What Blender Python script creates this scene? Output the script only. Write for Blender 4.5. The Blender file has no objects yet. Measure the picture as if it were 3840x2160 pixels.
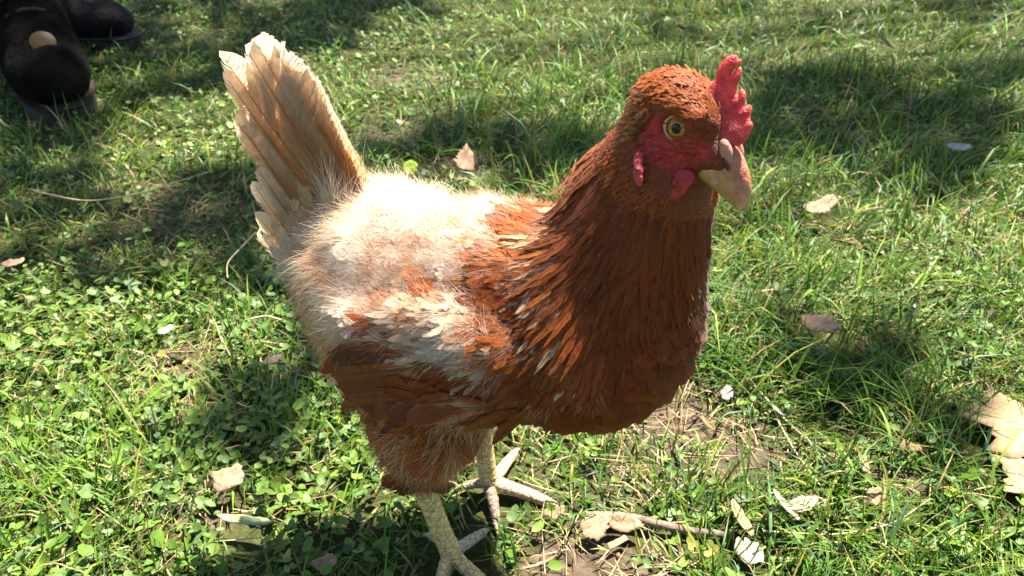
import bpy, math
import numpy as np
from mathutils import Vector, Matrix

RNG = np.random.default_rng(11)
S = bpy.context.scene
COLL = S.collection

# ------------------------------------------------------------------ camera, sky, sun, exposure
CAM_H, PITCH, HFOV = 0.51, 35.0, 66.0
cam = bpy.data.cameras.new('camera')
cam.sensor_width = 36.0
cam.lens = 18.0 / math.tan(math.radians(HFOV / 2))
cam.clip_start, cam.clip_end = 0.01, 500.0
cam.dof.use_dof = True
cam.dof.focus_distance = 0.47
cam.dof.aperture_fstop = 17.0
camo = bpy.data.objects.new('camera', cam)
camo.location = (0, 0, CAM_H)
camo.rotation_euler = (math.radians(90 - PITCH), 0, 0)
COLL.objects.link(camo)
S.camera = camo

SUN_AZ, SUN_EL = math.radians(30), math.radians(62)      # azimuth measured from +Y towards +X
SUNV = np.array([math.sin(SUN_AZ) * math.cos(SUN_EL), math.cos(SUN_AZ) * math.cos(SUN_EL), math.sin(SUN_EL)])
w = bpy.data.worlds.new('World')
S.world = w
w.use_nodes = True
nt = w.node_tree
bg = nt.nodes['Background']
sky = nt.nodes.new('ShaderNodeTexSky')
sky.sky_type = 'NISHITA'
sky.sun_disc = False
sky.sun_elevation = SUN_EL
sky.sun_rotation = SUN_AZ
nt.links.new(sky.outputs[0], bg.inputs[0])
bg.inputs[1].default_value = 0.05
sun = bpy.data.lights.new('sun', 'SUN')
sun.energy = 5.0
sun.angle = math.radians(0.53)
sun.color = (1.0, 0.93, 0.80)
suno = bpy.data.objects.new('sun', sun)
suno.rotation_euler = Vector(-SUNV).to_track_quat('-Z', 'Y').to_euler()
suno.location = (2, 4, 6)
COLL.objects.link(suno)
S.view_settings.view_transform = 'Standard'
S.view_settings.look = 'None'
S.view_settings.gamma = 1.0
S.view_settings.use_curve_mapping = False
S.view_settings.exposure = 2.18
S.render.engine = 'CYCLES'
S.cycles.use_denoising = True
S.cycles.denoiser = 'OPENIMAGEDENOISE'
S.cycles.max_bounces = 8
S.cycles.transparent_max_bounces = 8
S.cycles.diffuse_bounces = 4
S.cycles.caustics_reflective = False
S.cycles.caustics_refractive = False

# ------------------------------------------------------------------ helpers
def lerp(a, b, t):
    return a + (b - a) * t

def sstep(a, b, x):
    t = np.clip((x - a) / (b - a), 0, 1)
    return t * t * (3 - 2 * t)

def unit(v):
    v = np.asarray(v, float)
    return v / np.maximum(np.linalg.norm(v, axis=-1, keepdims=True), 1e-9)

_NR = np.random.default_rng(5)
_ND = unit(_NR.normal(size=(24, 3)))
_NP = _NR.uniform(0, 6.28, 24)
_NF = _NR.uniform(0.7, 1.5, 24)
def noise(p, freq, o=0, n=6):
    """smooth pseudo noise in -1..1"""
    p = np.asarray(p, float)
    if p.shape[-1] == 2:
        p = np.concatenate([p, np.zeros(p.shape[:-1] + (1,))], -1)
    r = 0
    for i in range(n):
        j = (i + o * 5) % 24
        k = (i + o * 7 + 3) % 24
        r = r + np.sin((p @ _ND[j]) * freq * _NF[j] * 6.28 + _NP[j] + 1.7 * np.sin((p @ _ND[k]) * freq * _NF[k] * 4.1 + _NP[k]))
    return r / (n * 0.75)

def mk(name, V, Fs, mat, parent=None, col=None, smooth=True, nrm=None, **props):
    """one mesh object; Fs is a list of index arrays (n,3) / (n,4)"""
    V = np.asarray(V, np.float32)
    Fs = [np.asarray(f, np.int32) for f in (Fs if isinstance(Fs, list) else [Fs]) if len(f)]
    me = bpy.data.meshes.new(name)
    me.vertices.add(len(V))
    me.vertices.foreach_set('co', V.ravel())
    loops = np.concatenate([f.ravel() for f in Fs])
    tot = np.concatenate([np.full(len(f), f.shape[1], np.int32) for f in Fs])
    start = np.concatenate([[0], np.cumsum(tot)[:-1]]).astype(np.int32)
    me.loops.add(len(loops))
    me.loops.foreach_set('vertex_index', loops)
    me.polygons.add(len(tot))
    me.polygons.foreach_set('loop_start', start)
    me.polygons.foreach_set('use_smooth', np.full(len(tot), smooth, bool))
    me.update(calc_edges=True)
    if col is not None:
        a = me.color_attributes.new('Col', 'FLOAT_COLOR', 'POINT')
        c = np.ones((len(V), 4), np.float32)
        c[:, :3] = np.clip(col, 0, 1)
        a.data.foreach_set('color', c.ravel())
    if nrm is not None:
        me.normals_split_custom_set_from_vertices(np.asarray(nrm, np.float32))
    if mat is not None:
        me.materials.append(mat)
    o = bpy.data.objects.new(name, me)
    COLL.objects.link(o)
    if parent is not None:
        o.parent = parent
    for k, v in props.items():
        o[k] = v
    return o

def empty(name, loc=(0, 0, 0), rz=0.0, **props):
    o = bpy.data.objects.new(name, None)
    o.empty_display_size = 0.05
    o.location = loc
    o.rotation_euler = (0, 0, rz)
    COLL.objects.link(o)
    for k, v in props.items():
        o[k] = v
    return o

class Acc:
    """collects pieces of geometry into one mesh"""
    def __init__(s):
        s.V, s.F, s.C, s.N, s.n = [], {3: [], 4: []}, [], [], 0
    def add(s, V, F, col=None, nrm=None):
        V = np.asarray(V, float)
        F = np.asarray(F, int)
        s.V.append(V)
        s.F[F.shape[1]].append(F + s.n)
        s.C.append(np.zeros((len(V), 3)) if col is None else np.broadcast_to(np.asarray(col, float), (len(V), 3)))
        if nrm is not None:
            s.N.append(nrm)
        s.n += len(V)
    def build(s, name, mat, parent=None, col=True, smooth=True, **props):
        return mk(name, np.concatenate(s.V), [np.concatenate(f) for f in s.F.values() if f], mat, parent,
                  np.concatenate(s.C) if col else None, smooth, np.concatenate(s.N) if s.N else None, **props)

def tube(P, r, n=10, cap=True):
    """swept tube through points P (m,3), radii r (m,) -> verts, quads (+ collapsed end rings)"""
    P = np.asarray(P, float)
    r = np.broadcast_to(np.asarray(r, float), (len(P),))
    T = unit(np.gradient(P, axis=0))
    ref = np.array([0.13, 0.21, 0.97])
    if abs(T.mean(0) @ ref) > 0.9 * np.linalg.norm(T.mean(0)):
        ref = np.array([0.95, 0.2, 0.1])
    A = unit(np.cross(T, ref))
    B = np.cross(T, A)
    a = np.linspace(0, 2 * np.pi, n, endpoint=False)
    if cap:
        P = np.vstack([P[:1], P, P[-1:]]); A = np.vstack([A[:1], A, A[-1:]]); B = np.vstack([B[:1], B, B[-1:]])
        r = np.concatenate([[r[0] * .02], r, [r[-1] * .02]])
    V = P[:, None] + r[:, None, None] * (np.cos(a)[None, :, None] * A[:, None] + np.sin(a)[None, :, None] * B[:, None])
    m = len(P)
    i = np.arange(m - 1)[:, None] * n
    j = np.arange(n)[None]
    k = (j + 1) % n
    Q = np.stack([i + j, i + k, i + n + k, i + n + j], -1).reshape(-1, 4)
    return V.reshape(-1, 3), Q

def uvsphere(nu=16, nv=12):
    th = np.linspace(0.001, np.pi - .001, nv)
    ph = np.linspace(0, 2 * np.pi, nu, endpoint=False)
    V = np.stack([np.sin(th)[:, None] * np.cos(ph), np.sin(th)[:, None] * np.sin(ph), np.cos(th)[:, None] * np.ones(nu)], -1)
    i = np.arange(nv - 1)[:, None] * nu
    j = np.arange(nu)[None]
    k = (j + 1) % nu
    return V.reshape(-1, 3), np.stack([i + j, i + nu + j, i + nu + k, i + k], -1).reshape(-1, 4)

# signed distance pieces and a surface-nets mesher
def s_ell(p, c, r, R=None):
    q = p - np.asarray(c, np.float32)
    if R is not None:
        q = q @ np.asarray(R, np.float32)
    r = np.asarray(r, np.float32)
    k0 = np.sqrt(((q / r) ** 2).sum(-1))
    k1 = np.sqrt(((q / (r * r)) ** 2).sum(-1)) + 1e-9
    return k0 * (k0 - 1) / k1

def s_cone(p, a, b, ra, rb):
    a = np.asarray(a, np.float32)
    ab = np.asarray(b, np.float32) - a
    t = np.clip(((p - a) @ ab) / (ab @ ab), 0, 1)
    return np.linalg.norm(p - a - t[..., None] * ab, axis=-1) - (ra + t * (rb - ra))

def smin(a, b, k):
    h = np.clip(0.5 + 0.5 * (b - a) / k, 0, 1)
    return b + (a - b) * h - k * h * (1 - h)

def surface_nets(f, lo, hi, step):
    lo = np.asarray(lo, np.float32)
    n = np.ceil((np.asarray(hi) - lo) / step).astype(int) + 1
    ax = [lo[i] + step * np.arange(n[i], dtype=np.float32) for i in range(3)]
    D = np.empty(n, np.float32)
    for i in range(0, n[0], 24):
        g = np.stack(np.meshgrid(ax[0][i:i + 24], ax[1], ax[2], indexing='ij'), -1)
        D[i:i + 24] = f(g)
    c = [D[a:n[0] - 1 + a, b:n[1] - 1 + b, d:n[2] - 1 + d] for a in (0, 1) for b in (0, 1) for d in (0, 1)]
    neg = sum((x < 0).astype(np.int8) for x in c)
    idx = np.argwhere((neg > 0) & (neg < 8))
    ids = -np.ones(D.shape, np.int32)
    ids[idx[:, 0], idx[:, 1], idx[:, 2]] = np.arange(len(idx))
    corner = np.array([(a, b, d) for a in (0, 1) for b in (0, 1) for d in (0, 1)])
    val = np.stack([x[idx[:, 0], idx[:, 1], idx[:, 2]] for x in c], 1)
    acc = np.zeros((len(idx), 3)); cnt = np.zeros(len(idx))
    for i in range(8):
        for j in range(i + 1, 8):
            if np.abs(corner[i] - corner[j]).sum() == 1:
                m = (val[:, i] < 0) != (val[:, j] < 0)
                t = val[m, i] / (val[m, i] - val[m, j])
                acc[m] += corner[i] + t[:, None] * (corner[j] - corner[i])
                cnt[m] += 1
    V = lo + step * (idx + acc / cnt[:, None])
    Q = []
    for d in range(3):
        sl0 = [slice(1, n[k] - 1) for k in range(3)]; sl1 = list(sl0)
        sl0[d] = slice(0, n[d] - 1); sl1[d] = slice(1, n[d])
        A = D[tuple(sl0)] < 0; B = D[tuple(sl1)] < 0
        e = np.argwhere(A != B)
        flip = A[e[:, 0], e[:, 1], e[:, 2]]
        off = np.ones(3, int); off[d] = 0
        g = e + off
        u = np.zeros(3, int); v = np.zeros(3, int)
        u[(d + 1) % 3] = 1; v[(d + 2) % 3] = 1
        q = np.stack([ids[tuple((g - a).T)] for a in (u + v, v, 0 * u, u)], 1)
        q[~flip] = q[~flip][:, ::-1]
        Q.append(q)
    Q = np.concatenate(Q)
    V = V.astype(np.float32)
    for _ in range(2):                                   # snap to the true surface
        e = step * 0.4
        d0 = f(V)
        G = np.stack([f(V + np.eye(3, dtype=np.float32)[i] * e) - f(V - np.eye(3, dtype=np.float32)[i] * e) for i in range(3)], -1) / (2 * e)
        V = V - (np.clip(d0, -step, step) * 0.9)[:, None] * G / np.maximum((G ** 2).sum(-1, keepdims=True), .2)
    N = unit(G)
    return V, Q[(Q >= 0).all(1)], N

# ------------------------------------------------------------------ materials
def mat(name):
    m = bpy.data.materials.new(name)
    m.use_nodes = True
    t = m.node_tree
    return m, t, t.nodes['Principled BSDF'], t.nodes['Material Output']

def node(t, kind, **kw):
    n = t.nodes.new(kind)
    for k, v in kw.items():
        setattr(n, k, v)
    return n

def add_bump(t, b, scale, strength, dist=0.001, detail=4, kind='noise'):
    tc = node(t, 'ShaderNodeTexCoord')
    nz = node(t, 'ShaderNodeTexNoise' if kind == 'noise' else 'ShaderNodeTexVoronoi')
    nz.inputs['Scale'].default_value = scale
    if kind == 'noise':
        nz.inputs['Detail'].default_value = detail
    t.links.new(tc.outputs['Object'], nz.inputs['Vector'])
    bp = node(t, 'ShaderNodeBump')
    bp.inputs['Strength'].default_value = strength
    bp.inputs['Distance'].default_value = dist
    t.links.new(nz.outputs[0], bp.inputs['Height'])
    t.links.new(bp.outputs[0], b.inputs['Normal'])
    return nz, tc

def m_col(name, rough=.6, spec=.3, transl=0.0, sheen=0.0, bump=None, var=0.0, varscale=300, tmul=1.0):
    """material whose colour is the thing's own colour attribute, with optional thin-leaf translucency"""
    m, t, b, out = mat(name)
    a = node(t, 'ShaderNodeVertexColor', layer_name='Col')
    c = a.outputs[0]
    if var:
        tc = node(t, 'ShaderNodeTexCoord')
        nz = node(t, 'ShaderNodeTexNoise')
        nz.inputs['Scale'].default_value = varscale
        nz.inputs['Detail'].default_value = 3
        t.links.new(tc.outputs['Object'], nz.inputs['Vector'])
        mr = node(t, 'ShaderNodeMapRange')
        mr.inputs['From Min'].default_value = .3; mr.inputs['From Max'].default_value = .7
        mr.inputs['To Min'].default_value = 1 - var; mr.inputs['To Max'].default_value = 1 + var
        t.links.new(nz.outputs[0], mr.inputs['Value'])
        vm = node(t, 'ShaderNodeVectorMath', operation='SCALE')
        t.links.new(c, vm.inputs[0]); t.links.new(mr.outputs[0], vm.inputs['Scale'])
        c = vm.outputs[0]
    t.links.new(c, b.inputs['Base Color'])
    b.inputs['Roughness'].default_value = rough
    b.inputs['Specular IOR Level'].default_value = spec
    b.inputs['Sheen Weight'].default_value = sheen
    if bump:
        add_bump(t, b, *bump)
    if transl:
        tr = node(t, 'ShaderNodeBsdfTranslucent')
        if tmul != 1.0:
            vs = node(t, 'ShaderNodeVectorMath', operation='SCALE')
            t.links.new(c, vs.inputs[0]); vs.inputs['Scale'].default_value = tmul
            t.links.new(vs.outputs[0], tr.inputs[0])
        else:
            t.links.new(c, tr.inputs[0])
        mx = node(t, 'ShaderNodeMixShader')
        mx.inputs[0].default_value = transl
        t.links.new(b.outputs[0], mx.inputs[1]); t.links.new(tr.outputs[0], mx.inputs[2])
        t.links.new(mx.outputs[0], out.inputs[0])
    return m

def m_plain(name, c1, c2, scale, rough=.6, spec=.3, bump=None, sss=0, sssr=(.004, .001, .0006), lo=.35, hi=.65, detail=5):
    m, t, b, out = mat(name)
    tc = node(t, 'ShaderNodeTexCoord')
    nz = node(t, 'ShaderNodeTexNoise')
    nz.inputs['Scale'].default_value = scale
    nz.inputs['Detail'].default_value = detail
    t.links.new(tc.outputs['Object'], nz.inputs['Vector'])
    cr = node(t, 'ShaderNodeValToRGB')
    cr.color_ramp.elements[0].position = lo; cr.color_ramp.elements[0].color = (*c1, 1)
    cr.color_ramp.elements[1].position = hi; cr.color_ramp.elements[1].color = (*c2, 1)
    t.links.new(nz.outputs[0], cr.inputs[0])
    t.links.new(cr.outputs[0], b.inputs['Base Color'])
    b.inputs['Roughness'].default_value = rough
    b.inputs['Specular IOR Level'].default_value = spec
    if sss:
        b.inputs['Subsurface Weight'].default_value = sss
        b.inputs['Subsurface Radius'].default_value = (1, .3, .2)
        b.inputs['Subsurface Scale'].default_value = sssr[0]
    if bump:
        add_bump(t, b, *bump)
    return m

M_FEATHER = m_col('feather', .6, .18, .30, .10, var=.10, varscale=400)
M_QUILL = m_col('tail_feather_vane', .5, .2, .58, .1, var=.08, varscale=260, tmul=1.15)
M_FLIGHT = m_col('flight_feather_vane', .5, .3, .2, .1, var=.15, varscale=260)
M_SKIN = m_col('hen_skin', .5, .35, 0, 0, bump=(650, .8, .0022), var=.28, varscale=420)
M_GRASS = m_col('grass_blade', .48, .32, .24, var=.12, varscale=120, tmul=1.3)
M_LEAF = m_col('ground_cover_leaf', .5, .32, .22, var=.14, varscale=180, tmul=1.3)
M_DRY = m_col('dry_plant', .75, .15, .15, var=.2, varscale=200)
M_DEAD = m_col('dead_leaf', .7, .2, .12, bump=(420, .5, .0015), var=.18, varscale=160)
M_CANOPY = m_col('tree_leaf', .5, .4, .25, var=.1, varscale=20)
M_SCALE = m_col('leg_scale', .55, .35, 0, 0, var=.22, varscale=420)
def scale_cracks(m):
    """small plates with darker seams, as on a bird's shank"""
    t = m.node_tree
    b = t.nodes['Principled BSDF']
    tc = node(t, 'ShaderNodeTexCoord')
    mp = node(t, 'ShaderNodeMapping')
    mp.inputs['Scale'].default_value = (1, 1, 1.25)
    v = node(t, 'ShaderNodeTexVoronoi', feature='DISTANCE_TO_EDGE')
    v.inputs['Scale'].default_value = 190
    t.links.new(tc.outputs['Object'], mp.inputs[0]); t.links.new(mp.outputs[0], v.inputs['Vector'])
    mr = node(t, 'ShaderNodeMapRange')
    mr.inputs['From Max'].default_value = .10
    mr.inputs['To Min'].default_value = .5
    t.links.new(v.outputs['Distance'], mr.inputs['Value'])
    src = b.inputs['Base Color'].links[0].from_socket
    vm = node(t, 'ShaderNodeVectorMath', operation='SCALE')
    t.links.new(src, vm.inputs[0]); t.links.new(mr.outputs[0], vm.inputs['Scale'])
    t.links.new(vm.outputs[0], b.inputs['Base Color'])
    bp = node(t, 'ShaderNodeBump')
    bp.inputs['Strength'].default_value = .7; bp.inputs['Distance'].default_value = .0012
    t.links.new(mr.outputs[0], bp.inputs['Height']); t.links.new(bp.outputs[0], b.inputs['Normal'])
scale_cracks(M_SCALE)
M_BARK = m_plain('bark', (.05, .04, .03), (.16, .13, .10), 30, .9, .1, (60, .8, .01))
M_TWIG = m_plain('twig_bark', (.10, .07, .052), (.27, .20, .155), 160, .8, .2, (500, .6, .0008))
# ------------------------------------------------------------------ ground
SOIL = [(.149, .517, .048, .95), (.102, .549, .040, .8), (.196, .488, .040, .8), (.050, .352, .050, .9), (.088, .350, .040, .9), (.245, .470, .030, .5), (.03, .46, .03, .35),
        (.10, .46, .04, .35), (-.068, 1.033, .06, .7), (-.205, 1.159, .09, .38), (-.436, .874, .12, .30), (-.195, 1.408, .07, .6), (-.33, .60, .05, .5), (.31, .44, .02, .6), (-.25, .41, .04, .4)]
def soil_mask(p):
    r = np.zeros(len(p))
    for x, y, q, s in SOIL:
        r = np.maximum(r, s * np.exp(-(((p[:, 0] - x) ** 2 + (p[:, 1] - y) ** 2) / (q * q)) ** 1.5))
    return np.clip(r + .12 * noise(p, 9, 3), 0, 1)
def gz(x, y):
    p = np.stack([x, y], -1)
    k = sstep(.06, .35, np.hypot(x + .03, y - .40))
    return k * (.008 * noise(p, 1.6, 1) + .003 * noise(p, 6, 2)) * sstep(9, 3, np.hypot(x, y))

def axis(lo, hi, step, far):
    a = np.arange(lo, hi + step / 2, step)
    g, d, x = [], step, hi
    while x < far:
        d *= 1.35; x += d; g.append(x)
    g2, d, x = [], step, lo
    while x > -far:
        d *= 1.35; x -= d; g2.append(x)
    return np.concatenate([g2[::-1], a, g])
ax_, ay_ = axis(-1.9, 1.9, .03, 150), axis(-.1, 2.8, .03, 150)
gx, gy = np.meshgrid(ax_, ay_, indexing='ij')
gv = np.stack([gx.ravel(), gy.ravel()], -1)
nx_, ny_ = gx.shape
i = np.arange(nx_ - 1)[:, None] * ny_
j = np.arange(ny_ - 1)[None]
gq = np.stack([i + j, i + ny_ + j, i + ny_ + j + 1, i + j + 1], -1).reshape(-1, 4)
m, t, b, out = mat('soil_and_moss')
tc = node(t, 'ShaderNodeTexCoord')
def nz_(scale, detail=6):
    n = node(t, 'ShaderNodeTexNoise'); n.inputs['Scale'].default_value = scale; n.inputs['Detail'].default_value = detail
    t.links.new(tc.outputs['Object'], n.inputs['Vector']); return n
r1 = node(t, 'ShaderNodeValToRGB')
for e, (p, c) in zip(r1.color_ramp.elements, ((.32, (.040, .029, .019, 1)), (.68, (.135, .100, .070, 1)))):
    e.position = p; e.color = c
t.links.new(nz_(90, 8).outputs[0], r1.inputs[0])
r2 = node(t, 'ShaderNodeValToRGB')
for e, (p, c) in zip(r2.color_ramp.elements, ((.35, (.018, .028, .006, 1)), (.7, (.060, .075, .016, 1)))):
    e.position = p; e.color = c
t.links.new(nz_(220, 6).outputs[0], r2.inputs[0])
va = node(t, 'ShaderNodeVertexColor', layer_name='Col')
mx = node(t, 'ShaderNodeMix', data_type='RGBA')
t.links.new(va.outputs[0], mx.inputs['Factor']); t.links.new(r2.outputs[0], mx.inputs['A']); t.links.new(r1.outputs[0], mx.inputs['B'])
t.links.new(mx.outputs['Result'], b.inputs['Base Color'])
b.inputs['Roughness'].default_value = .95
b.inputs['Specular IOR Level'].default_value = .1
bp = node(t, 'ShaderNodeBump'); bp.inputs['Strength'].default_value = .9; bp.inputs['Distance'].default_value = .006
t.links.new(nz_(140, 8).outputs[0], bp.inputs['Height']); t.links.new(bp.outputs[0], b.inputs['Normal'])
sm = np.clip(soil_mask(gv) * 1.2 + .15, 0, 1)
mk('ground', np.stack([gv[:, 0], gv[:, 1], gz(gv[:, 0], gv[:, 1])], -1), gq, m, None, np.repeat(sm[:, None], 3, 1), kind='structure')

# ------------------------------------------------------------------ grass, clover, moss and thatch
def sample_field(n, y0, y1, rng, margin=.62):
    y = y0 + (y1 - y0) * rng.random(n * 3)
    x = rng.uniform(-1, 1, n * 3) * (margin + .72 * y1)
    k = np.abs(x) < margin + .72 * y
    return np.stack([x[k], y[k]], -1)[:n]

def blades(P, L, Wd, az, lean, curv, col, seg=4, fold=True, z0=None, tipcol=None):
    """arching tapered ribbons with a fold along the middle"""
    n = len(P)
    u = np.linspace(0, 1, seg + 1)
    th = lean[:, None] + curv[:, None] * u[None] ** 1.2
    ds = (L / seg)[:, None]
    hr = np.concatenate([np.zeros((n, 1)), np.cumsum(np.sin((th[:, 1:] + th[:, :-1]) / 2) * ds, 1)], 1)
    hz = np.concatenate([np.zeros((n, 1)), np.cumsum(np.cos((th[:, 1:] + th[:, :-1]) / 2) * ds, 1)], 1)
    dx, dy = np.cos(az)[:, None], np.sin(az)[:, None]
    zb = gz(P[:, 0], P[:, 1]) if z0 is None else z0
    hz = np.maximum(hz, -.0 + .001)
    Cx, Cy, Cz = P[:, :1] + dx * hr, P[:, 1:2] + dy * hr, zb[:, None] + hz
    tw = RNG.normal(0, .5, (n, 1)) * u[None]
    wv = (Wd[:, None] * np.clip((.35 + .65 * np.minimum(1, u * 3.5)) * (1 - u ** 2.2), .04, 1)[None]) / 2
    sx, sy, sz = -dy * np.cos(tw), dx * np.cos(tw), np.sin(tw)
    Lf = np.stack([Cx + sx * wv, Cy + sy * wv, Cz + sz * wv], -1)
    Rt = np.stack([Cx - sx * wv, Cy - sy * wv, Cz - sz * wv], -1)
    if fold:
        nx3, ny3, nz3 = dx * np.cos(th), dy * np.cos(th), -np.sin(th)
        mid = np.stack([Cx + nx3 * wv * .35, Cy + ny3 * wv * .35, Cz + nz3 * wv * .35], -1)
        V = np.stack([Lf, mid, Rt], 2); k = 3
    else:
        V = np.stack([Lf, Rt], 2); k = 2
    base = (np.arange(n) * (seg + 1) * k)[:, None, None]
    a = (np.arange(seg) * k)[None, :, None]
    c = np.arange(k - 1)[None, None]
    q = base + a + c
    Q = np.stack([q, q + 1, q + k + 1, q + k], -1).reshape(-1, 4)
    tipc = col if tipcol is None else tipcol
    f = (u ** 1.5)[None, :, None, None]
    C_ = col[:, None, None] * (1 - f) + tipc[:, None, None] * f
    C_ = np.broadcast_to(C_, V.shape[:3] + (3,))
    return V.reshape(-1, 3), Q, C_.reshape(-1, 3)

def hen_clear(p):
    """keep plants from growing through the feet"""
    c = np.ones(len(p), bool)
    for fx, fy, r in ((-.044, .366, .024), (-.017, .441, .024), (-.022, .39, .014), (.0, .43, .014), (.02, .425, .013), (.035, .419, .012), (-.005, .46, .013), (.0, .475, .011), (-.014, .415, .012), (-.01, .40, .011), (-.04, .437, .011), (-.028, .352, .016), (-.012, .338, .014), (-.06, .344, .014)):
        c &= np.hypot(p[:, 0] - fx, p[:, 1] - fy) > r
    for fx, fy, r in CLEAR:
        c &= np.hypot(p[:, 0] - fx, p[:, 1] - fy) > r
    return c

CLEAR = [(.058 + .0112 * i, .4005 - .0015 * i, .0075) for i in range(11)] + [(.062 + .0112 * i, .389 - .0015 * i, .006) for i in range(11)]
CLEAR += [(.44, .500, .045), (.435, .455, .035), (.322, .645, .022), (.212, .398, .012), (.226, .402, .01), (.176, .388, .012), (.064, .386, .013), (.085, .388, .014), (.176, .360, .012), (-.226, .420, .014), (.742, 1.555, .03), (.415, .910, .027), (.289, .441, .008), (.284, .407, .009), (.198, .535, .009), (-.230, .575, .01), (-.205, .385, .02), (-.585, .77, .02), (-.146, 1.0, .012)]

G1, G2, G3, GY, GB = np.array([.078, .168, .011]), np.array([.150, .262, .020]), np.array([.040, .100, .011]), np.array([.25, .29, .035]), np.array([.34, .25, .12])
def grasscol(p, rng):
    n = len(p)
    a = rng.random((n, 1)); k = np.clip(.5 + .6 * noise(p, 3.5, 2), 0, 1)[:, None]
    c = lerp(lerp(G3, G1, a), G2, k * rng.random((n, 1)))
    c = np.where(rng.random((n, 1)) < .18, np.array([.055, .130, .048]), c)
    y = (rng.random((n, 1)) < .12)
    c = np.where(y, GY * rng.uniform(.7, 1.1, (n, 1)), c)
    dry = (rng.random((n, 1)) < .07)
    return np.where(dry, GB * rng.uniform(.7, 1.2, (n, 1)), c) * rng.uniform(.8, 1.2, (n, 1))

def leafy(p):
    """1 where creeping broad leaves dominate, 0 where grass does"""
    return np.clip(sstep(.10, -.20, p[:, 0]) * .85 + .35 * noise(p, 2.6, 1) + .18, .05, 1)

rng = np.random.default_rng(3)
grass = Acc()
for y0, y1, n, seg, wk in ((.10, .80, 70000, 3, .85), (.80, 1.45, 50000, 3, 1.05), (1.45, 2.5, 46000, 2, 1.25)):
    P = sample_field(n, y0, y1, rng)
    lf = leafy(P)
    keep = (rng.random(len(P)) > .25 * lf) & (rng.random(len(P)) > 1.25 * soil_mask(P)) & (rng.random(len(P)) < .72 + .45 * noise(P, 7, 4)) & hen_clear(P)
    P = P[keep]; lf = lf[keep]; k = len(P)
    tall = np.clip(.5 + .55 * noise(P, 4.5, 3), 0, 1)
    L = (.017 + .021 * tall + .020 * (1 - lf)) * np.exp(rng.normal(0, .38, k))
    L = L * lerp(.55, .92, sstep(.07, .20, np.hypot((P[:, 0] - .0) * .8, P[:, 1] - .40)))
    az = rng.uniform(0, 6.28, k); coh = noise(P, 2.2, 2) * 3.5
    az = np.where(rng.random(k) < .5, coh + rng.normal(0, .7, k), az)
    V, Q, Cc = blades(P, L, (.0013 + .0014 * rng.random(k) + .0010 * (rng.random(k) < .15)) * wk, az, np.abs(rng.normal(.45, .32, k)), np.abs(rng.normal(1.0, .6, k)), grasscol(P, rng), seg, y0 < .5, tipcol=None)
    grass.add(V, Q, Cc)
# long strap-like blades, more of them on the right
P = sample_field(1700, .24, 2.2, rng)
P = P[(np.hypot((P[:, 0] - .0) * .8, P[:, 1] - .39) > .15) & (rng.random(len(P)) < .25 + .75 * (1 - leafy(P))) & (rng.random(len(P)) > soil_mask(P)) & hen_clear(P)]
k = len(P)
V, Q, Cc = blades(P,   .045 + .055 * rng.random(k), .0026 + .0024 * rng.random(k), rng.uniform(0, 6.28, k), np.abs(rng.normal(.7, .3, k)), np.abs(rng.normal(1.0, .5, k)), lerp(G1, G2, rng.random((k, 1))) * 1.15, 7, True)
grass.add(V, Q, Cc)
# the lawn going on out of the frame, thinner
P = np.concatenate([np.stack([rng.uniform(-2.4, 2.4, 36000), rng.uniform(-.7, 3.2, 36000)], -1), np.stack([rng.uniform(-7, 7, 30000), rng.uniform(-3, 9, 30000)], -1)])
P = P[~((np.abs(P[:, 0]) < .62 + .72 * P[:, 1]) & (P[:, 1] < 2.5) & (P[:, 1] > .10))]
k = len(P)
V, Q, Cc = blades(P, .04 + .03 * rng.random(k), .003 + .005 * rng.random(k) * sstep(1, 4, np.hypot(P[:, 0], P[:, 1])) + .002 * rng.random(k), rng.uniform(0, 6.28, k), np.abs(rng.normal(.5, .3, k)), np.abs(rng.normal(1., .5, k)), grasscol(P, rng), 2, False)
grass.add(V, Q, Cc)
grass.build('grass', M_GRASS, kind='stuff', label='lawn grass with long arching blades in dappled sun', category='grass')

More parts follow.
